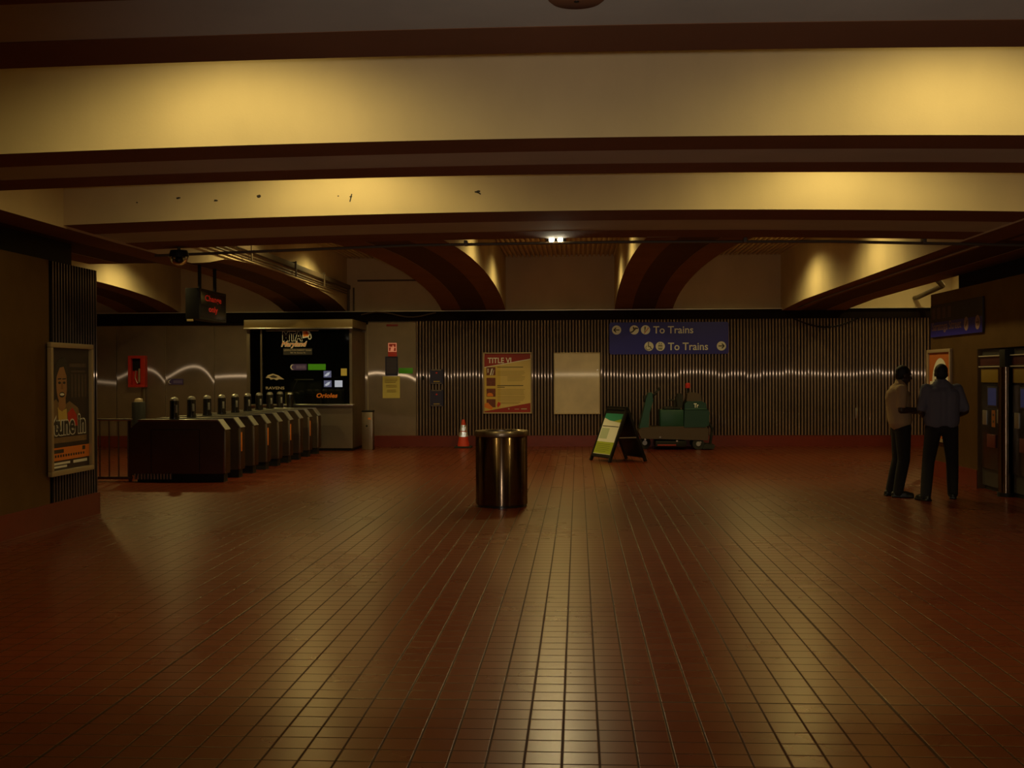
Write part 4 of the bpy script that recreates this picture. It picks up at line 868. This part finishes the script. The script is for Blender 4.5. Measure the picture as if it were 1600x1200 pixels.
# conduits
CON = tag(MB().tube([(-5.2, 14.22, 3.10), (-2, 14.22, 3.195), (0.5, 14.22, 3.21), (3, 14.22, 3.19), (6, 14.22, 3.10)], 0.018, 10).build('conduit', 'conduit'), 'long thin conduit slung under the far edge of the last beam', 'conduit')
for i, x in enumerate((-1.35, 2.0, 4.1)): MB().box(x - 0.02, x + 0.02, 14.13, 14.25, 3.15 + 0.03 * (i < 2), 3.24, 0.004).build('hanger', 'conduit', CON)
TRAY = tag(MB().box(-5.20, -5.12, 14.3, 26.3, 3.57, 3.66, 0.006).build('cable_tray', 'conduit'), 'wide flat cable tray running along the left arched rib', 'cable tray')
for z, lab in ((3.46, 'lower of two thin conduits under the cable tray on the arched rib'), (3.51, 'upper of two thin conduits under the cable tray on the arched rib')):
    tag(MB().tube([(-5.17, 14.3, z), (-5.17, 26.2, z)], 0.014, 8).build('conduit', 'conduit'), lab, 'conduit')
for y in (18.2, 21.1, 23.5): MB().box(-5.118, -5.095, y - 0.02, y + 0.02, 3.42, 3.70, 0.004).box(-5.266, -5.10, y - 0.02, y + 0.02, 3.668, 3.69).build('bracket', 'conduit', TRAY)
for x, lab in ((-5.2, 'upright pipe at the back wall where the cable tray ends'), (-5.08, 'thinner upright pipe at the back wall where the cable tray ends')):
    tag(MB().tube([(x, 26.45, 3.09), (x, 26.45, 3.62)], 0.03 if x < -5.1 else 0.02, 10).build('pipe', 'conduit'), lab, 'pipe')
tag(MB().tube([(-5.0, 26.5, 3.78), (-3.1, 26.5, 3.78)], 0.02, 8).build('conduit', 'conduit'), 'level conduit across the dim upper wall beside the arched ribs', 'conduit')
tag(MB().tube([(4.78, 14.3, 3.135), (4.78, 20, 3.115), (4.78, 24, 3.095), (4.78, 25.8, 3.05)], 0.014, 8).build('conduit', 'galv'), 'bright thin conduit under the straight right rib', 'conduit')
tag(MB().tube([(6.15, 20.5, 3.22), (7.0, 23.0, 3.30), (7.5, 26.4, 3.30), (7.5, 26.65, 3.30)], 0.05, 10).build('pipe', 'conduit'), 'slanting pipe in the small lit gap over the corrugated wall end', 'pipe')
tag(MB().tube([(4.80 + 1.45 * i / 12, YW - 0.05 - 0.03 * math.sin(PI * i / 12), 2.86 - 0.20 * math.sin(PI * i / 12)) for i in range(13)], 0.014, 8).build('cable', 'black'), 'slack black cable drooping from the dark cove on the corrugated wall', 'cable')
tag(MB().tube([(-4.9 + 1.7 * i / 10, YW - 0.2, 3.0 + 0.06 * math.sin(i * 0.7)) for i in range(11)], 0.014, 8).build('cable', 'conduit'), 'thin cable looping along the dark cove above the steel panel', 'cable')

# ------------------------------------------------------------------ people
def remeshed(mb, name, m_, parent, vox, smooth_it=4):
    o_ = mb.build(name, m_, parent)
    r_ = o_.modifiers.new('remesh', 'REMESH'); r_.mode = 'VOXEL'; r_.voxel_size = vox; r_.use_smooth_shade = True
    s_ = o_.modifiers.new('smooth', 'SMOOTH'); s_.factor = 0.5; s_.iterations = smooth_it
    return o_
def chain(mb, pts):
    for (a, ra), (b, rb) in zip(pts, pts[1:]): mb.cap(a, ra, b, rb, 16)
def hand(mb, w, d, up, side):
    """palm from the wrist w along d, back of the hand towards up, thumb on the side"""
    w = Vector(w); d = Vector(d).normalized(); up = Vector(up); up = (up - up.dot(d) * d).normalized(); sd = d.cross(up) * side
    for k in range(4):
        u = (k - 1.5) * 0.019; mb.cap(w + d * 0.01 + sd * u * 0.7, 0.014, w + d * 0.088 + sd * u, 0.0115, 8)
        L1 = (0.040, 0.045, 0.042, 0.032)[k]
        a = w + d * 0.092 + sd * u; b = a + (d * 0.9 - up * 0.42).normalized() * L1; c = b + (d * 0.45 - up * 0.9).normalized() * L1 * 0.75
        mb.cap(a, 0.0105, b, 0.0095, 8); mb.cap(b, 0.0095, c, 0.008, 8)
    a = w + d * 0.03 - sd * 0.03; b = a + (d * 0.75 - sd * 0.65).normalized() * 0.045; c = b + (d * 0.95 - sd * 0.1 - up * 0.3).normalized() * 0.034
    mb.cap(a, 0.014, b, 0.0115, 8); mb.cap(b, 0.0115, c, 0.009, 8)
def head(mb, c, f):
    """skull, jaw, nose and ears round the centre c, facing the unit vector f"""
    c = Vector(c); f = Vector(f).normalized(); s = f.cross(Vector((0, 0, 1))).normalized(); up = s.cross(f)
    R_ = Matrix((s, f, up)).transposed()
    P = lambda a, b, e: c + s * a + f * b + up * e
    mb.ell(P(0, -0.008, 0.025), (0.075, 0.096, 0.092), R_); mb.ell(P(0, 0.022, -0.035), (0.058, 0.072, 0.075), R_); mb.ell(P(0, 0.05, -0.088), (0.032, 0.03, 0.022), R_)
    mb.cap(P(0, 0.088, 0.012), 0.010, P(0, 0.110, -0.022), 0.015, 10); mb.ell(P(0, 0.088, -0.055), (0.026, 0.014, 0.012), R_); mb.ell(P(0, 0.076, 0.035), (0.05, 0.022, 0.014), R_)
    for q in (-1, 1): mb.ell(P(q * 0.077, -0.005, -0.005), (0.010, 0.022, 0.032), R_)
    return P, R_
def person(label, J, face, shirt, sleeve, loc):
    t = thing('person', label, 'person', loc)
    mb = MB(); P, R_ = head(mb, J['head'], face)
    mb.cap(J['neck'], 0.062, Vector(J['head']) + Vector((0, 0, -0.05)), 0.055)
    chain(mb, [(J['pelvis'], 0.125), (J['waist'], 0.12), (J['chest'], 0.135), (J['neck'], 0.07)])
    for q in ('l', 'r'):
        sh, el, wr = Vector(J[q + 'sh']), Vector(J[q + 'el']), Vector(J[q + 'wr'])
        mb.cap(J['chest'], 0.11, sh, 0.062); chain(mb, [(sh, 0.058), (el, 0.042), (el.lerp(wr, 0.3), 0.043), (wr, 0.028)])
        hand(mb, wr, wr - el, J.get(q + 'up', (0, 0, 1)), 1 if q == 'l' else -1)
        hp, kn, an = J[q + 'hp'], J[q + 'kn'], J[q + 'an']
        mb.cap(J['pelvis'], 0.11, hp, 0.09); chain(mb, [(hp, 0.085), (kn, 0.055), (an, 0.038)])
    remeshed(mb, 'body', 'skin', t, 0.0075, 3)
    mb = MB()
    for q in (-1, 1): mb.ell(P(q * 0.03, 0.083, 0.012), (0.011, 0.008, 0.007), R_)
    mb.build('eyes', 'white', t)
    mb = MB(); mb.ell(P(0, -0.022, 0.045), (0.083, 0.094, 0.090), R_); mb.ell(P(0, -0.05, 0.0), (0.076, 0.062, 0.075), R_); remeshed(mb, 'hair', 'hair', t, 0.008, 3)
    # shirt: torso, a loose hem over the belt, short sleeves, collar
    sx = J['across']; mb = MB()
    for k in (-1, 0, 1):
        o_ = Vector(sx) * 0.062 * k
        chain(mb, [(Vector(J['pelvis']) + o_ * 1.15 + Vector((0, 0, 0.06)), 0.153), (Vector(J['waist']) + o_ * 1.1, 0.150), (Vector(J['chest']) + o_ * 1.2, 0.156), (Vector(J['neck']) + o_ * 0.5 + Vector((0, 0, -0.05)), 0.096)])
    for q in ('l', 'r'):
        sh, el = Vector(J[q + 'sh']), Vector(J[q + 'el'])
        mb.cap(J['chest'], 0.15, sh, 0.074); mb.cap(sh, 0.073, sh.lerp(el, sleeve), 0.066)
    mb.cap(Vector(J['neck']) + Vector((0, 0, -0.02)), 0.075, Vector(J['neck']) + Vector((0, 0, 0.015)), 0.068)
    remeshed(mb, 'shirt', shirt, t, 0.011, 5)
    mb = MB()
    for q in ('l', 'r'):
        hp, kn, an = Vector(J[q + 'hp']), Vector(J[q + 'kn']), Vector(J[q + 'an'])
        mb.cap(Vector(J['pelvis']) + Vector((0, 0, -0.01)), 0.132, hp, 0.112); chain(mb, [(hp, 0.108), (kn, 0.078), (kn.lerp(an, 0.5), 0.074), (an + Vector((0, 0, -0.02)), 0.066)])
    remeshed(mb, 'trousers', 'trouser', t, 0.011, 5)
    for q in ('l', 'r'):
        an = Vector(J[q + 'an']); d = Vector(J[q + 'toe']).normalized(); s = Vector((-d.y, d.x, 0)); mb = MB()
        g = Vector((an.x, an.y, 0))
        mb.cap(g - d * 0.045 + Vector((0, 0, 0.042)), 0.042, g + d * 0.10 + Vector((0, 0, 0.040)), 0.043); mb.cap(g + d * 0.10 + Vector((0, 0, 0.040)), 0.043, g + d * 0.17 + Vector((0, 0, 0.032)), 0.032); mb.cap(g + Vector((0, 0, 0.05)), 0.042, g + Vector((0, 0, 0.10)), 0.045)
        RZ = Matrix((d, s, Vector((0, 0, 1)))).transposed().to_4x4()
        mb.at(Matrix.Translation(g) @ RZ).box(-0.085, 0.20, -0.045, 0.045, 0.0, 0.022, 0.01)
        remeshed(mb, 'shoe', 'shoe', t, 0.008, 3)
    return t
person('person in a cream short-sleeved shirt and dark trousers, seen from the side, forearm held forward', dict(
    pelvis=(0.0, 0, 0.95), waist=(-0.01, 0, 1.08), chest=(-0.03, 0, 1.30), neck=(-0.005, 0, 1.47), head=(0.045, 0, 1.585), across=(0.35, 1, 0),
    lsh=(-0.02, 0.18, 1.40), lel=(0.0, 0.24, 1.14), lwr=(0.23, 0.13, 1.10), rsh=(-0.03, -0.18, 1.40), rel=(-0.05, -0.24, 1.135), rwr=(0.20, -0.17, 1.14),
    lhp=(0.01, 0.09, 0.90), lkn=(-0.0, 0.10, 0.49), lan=(-0.10, 0.10, 0.085), rhp=(0.01, -0.09, 0.90), rkn=(0.02, -0.10, 0.49), ran=(-0.06, -0.11, 0.085),
    ltoe=(1, 0.1, 0), rtoe=(1, -0.15, 0)), (1, 0.1, -0.18), 'shirt1', 0.72, (4.215, 15.65, 0))
person('person in a blue-grey short-sleeved shirt, back turned, elbows out and hands at the waist', dict(
    pelvis=(0, 0, 0.96), waist=(0, 0.0, 1.09), chest=(0, 0.0, 1.31), neck=(0, 0.0, 1.485), head=(0.0, 0.02, 1.60), across=(1, 0, 0),
    lsh=(-0.195, 0, 1.41), lel=(-0.275, -0.06, 1.13), lwr=(-0.15, 0.17, 1.03), rsh=(0.195, 0, 1.41), rel=(0.285, -0.05, 1.13), rwr=(0.15, 0.17, 1.03),
    lup=(-1, 0.2, 0.5), rup=(1, 0.2, 0.5),
    lhp=(-0.10, 0, 0.91), lkn=(-0.19, -0.08, 0.49), lan=(-0.25, -0.17, 0.085), rhp=(0.10, 0, 0.91), rkn=(0.145, 0.04, 0.49), ran=(0.17, 0.10, 0.085),
    ltoe=(-0.3, 1, 0), rtoe=(0.3, 1, 0)), (0.12, 1, -0.05), 'shirt2', 0.85, (4.635, 15.28, 0))
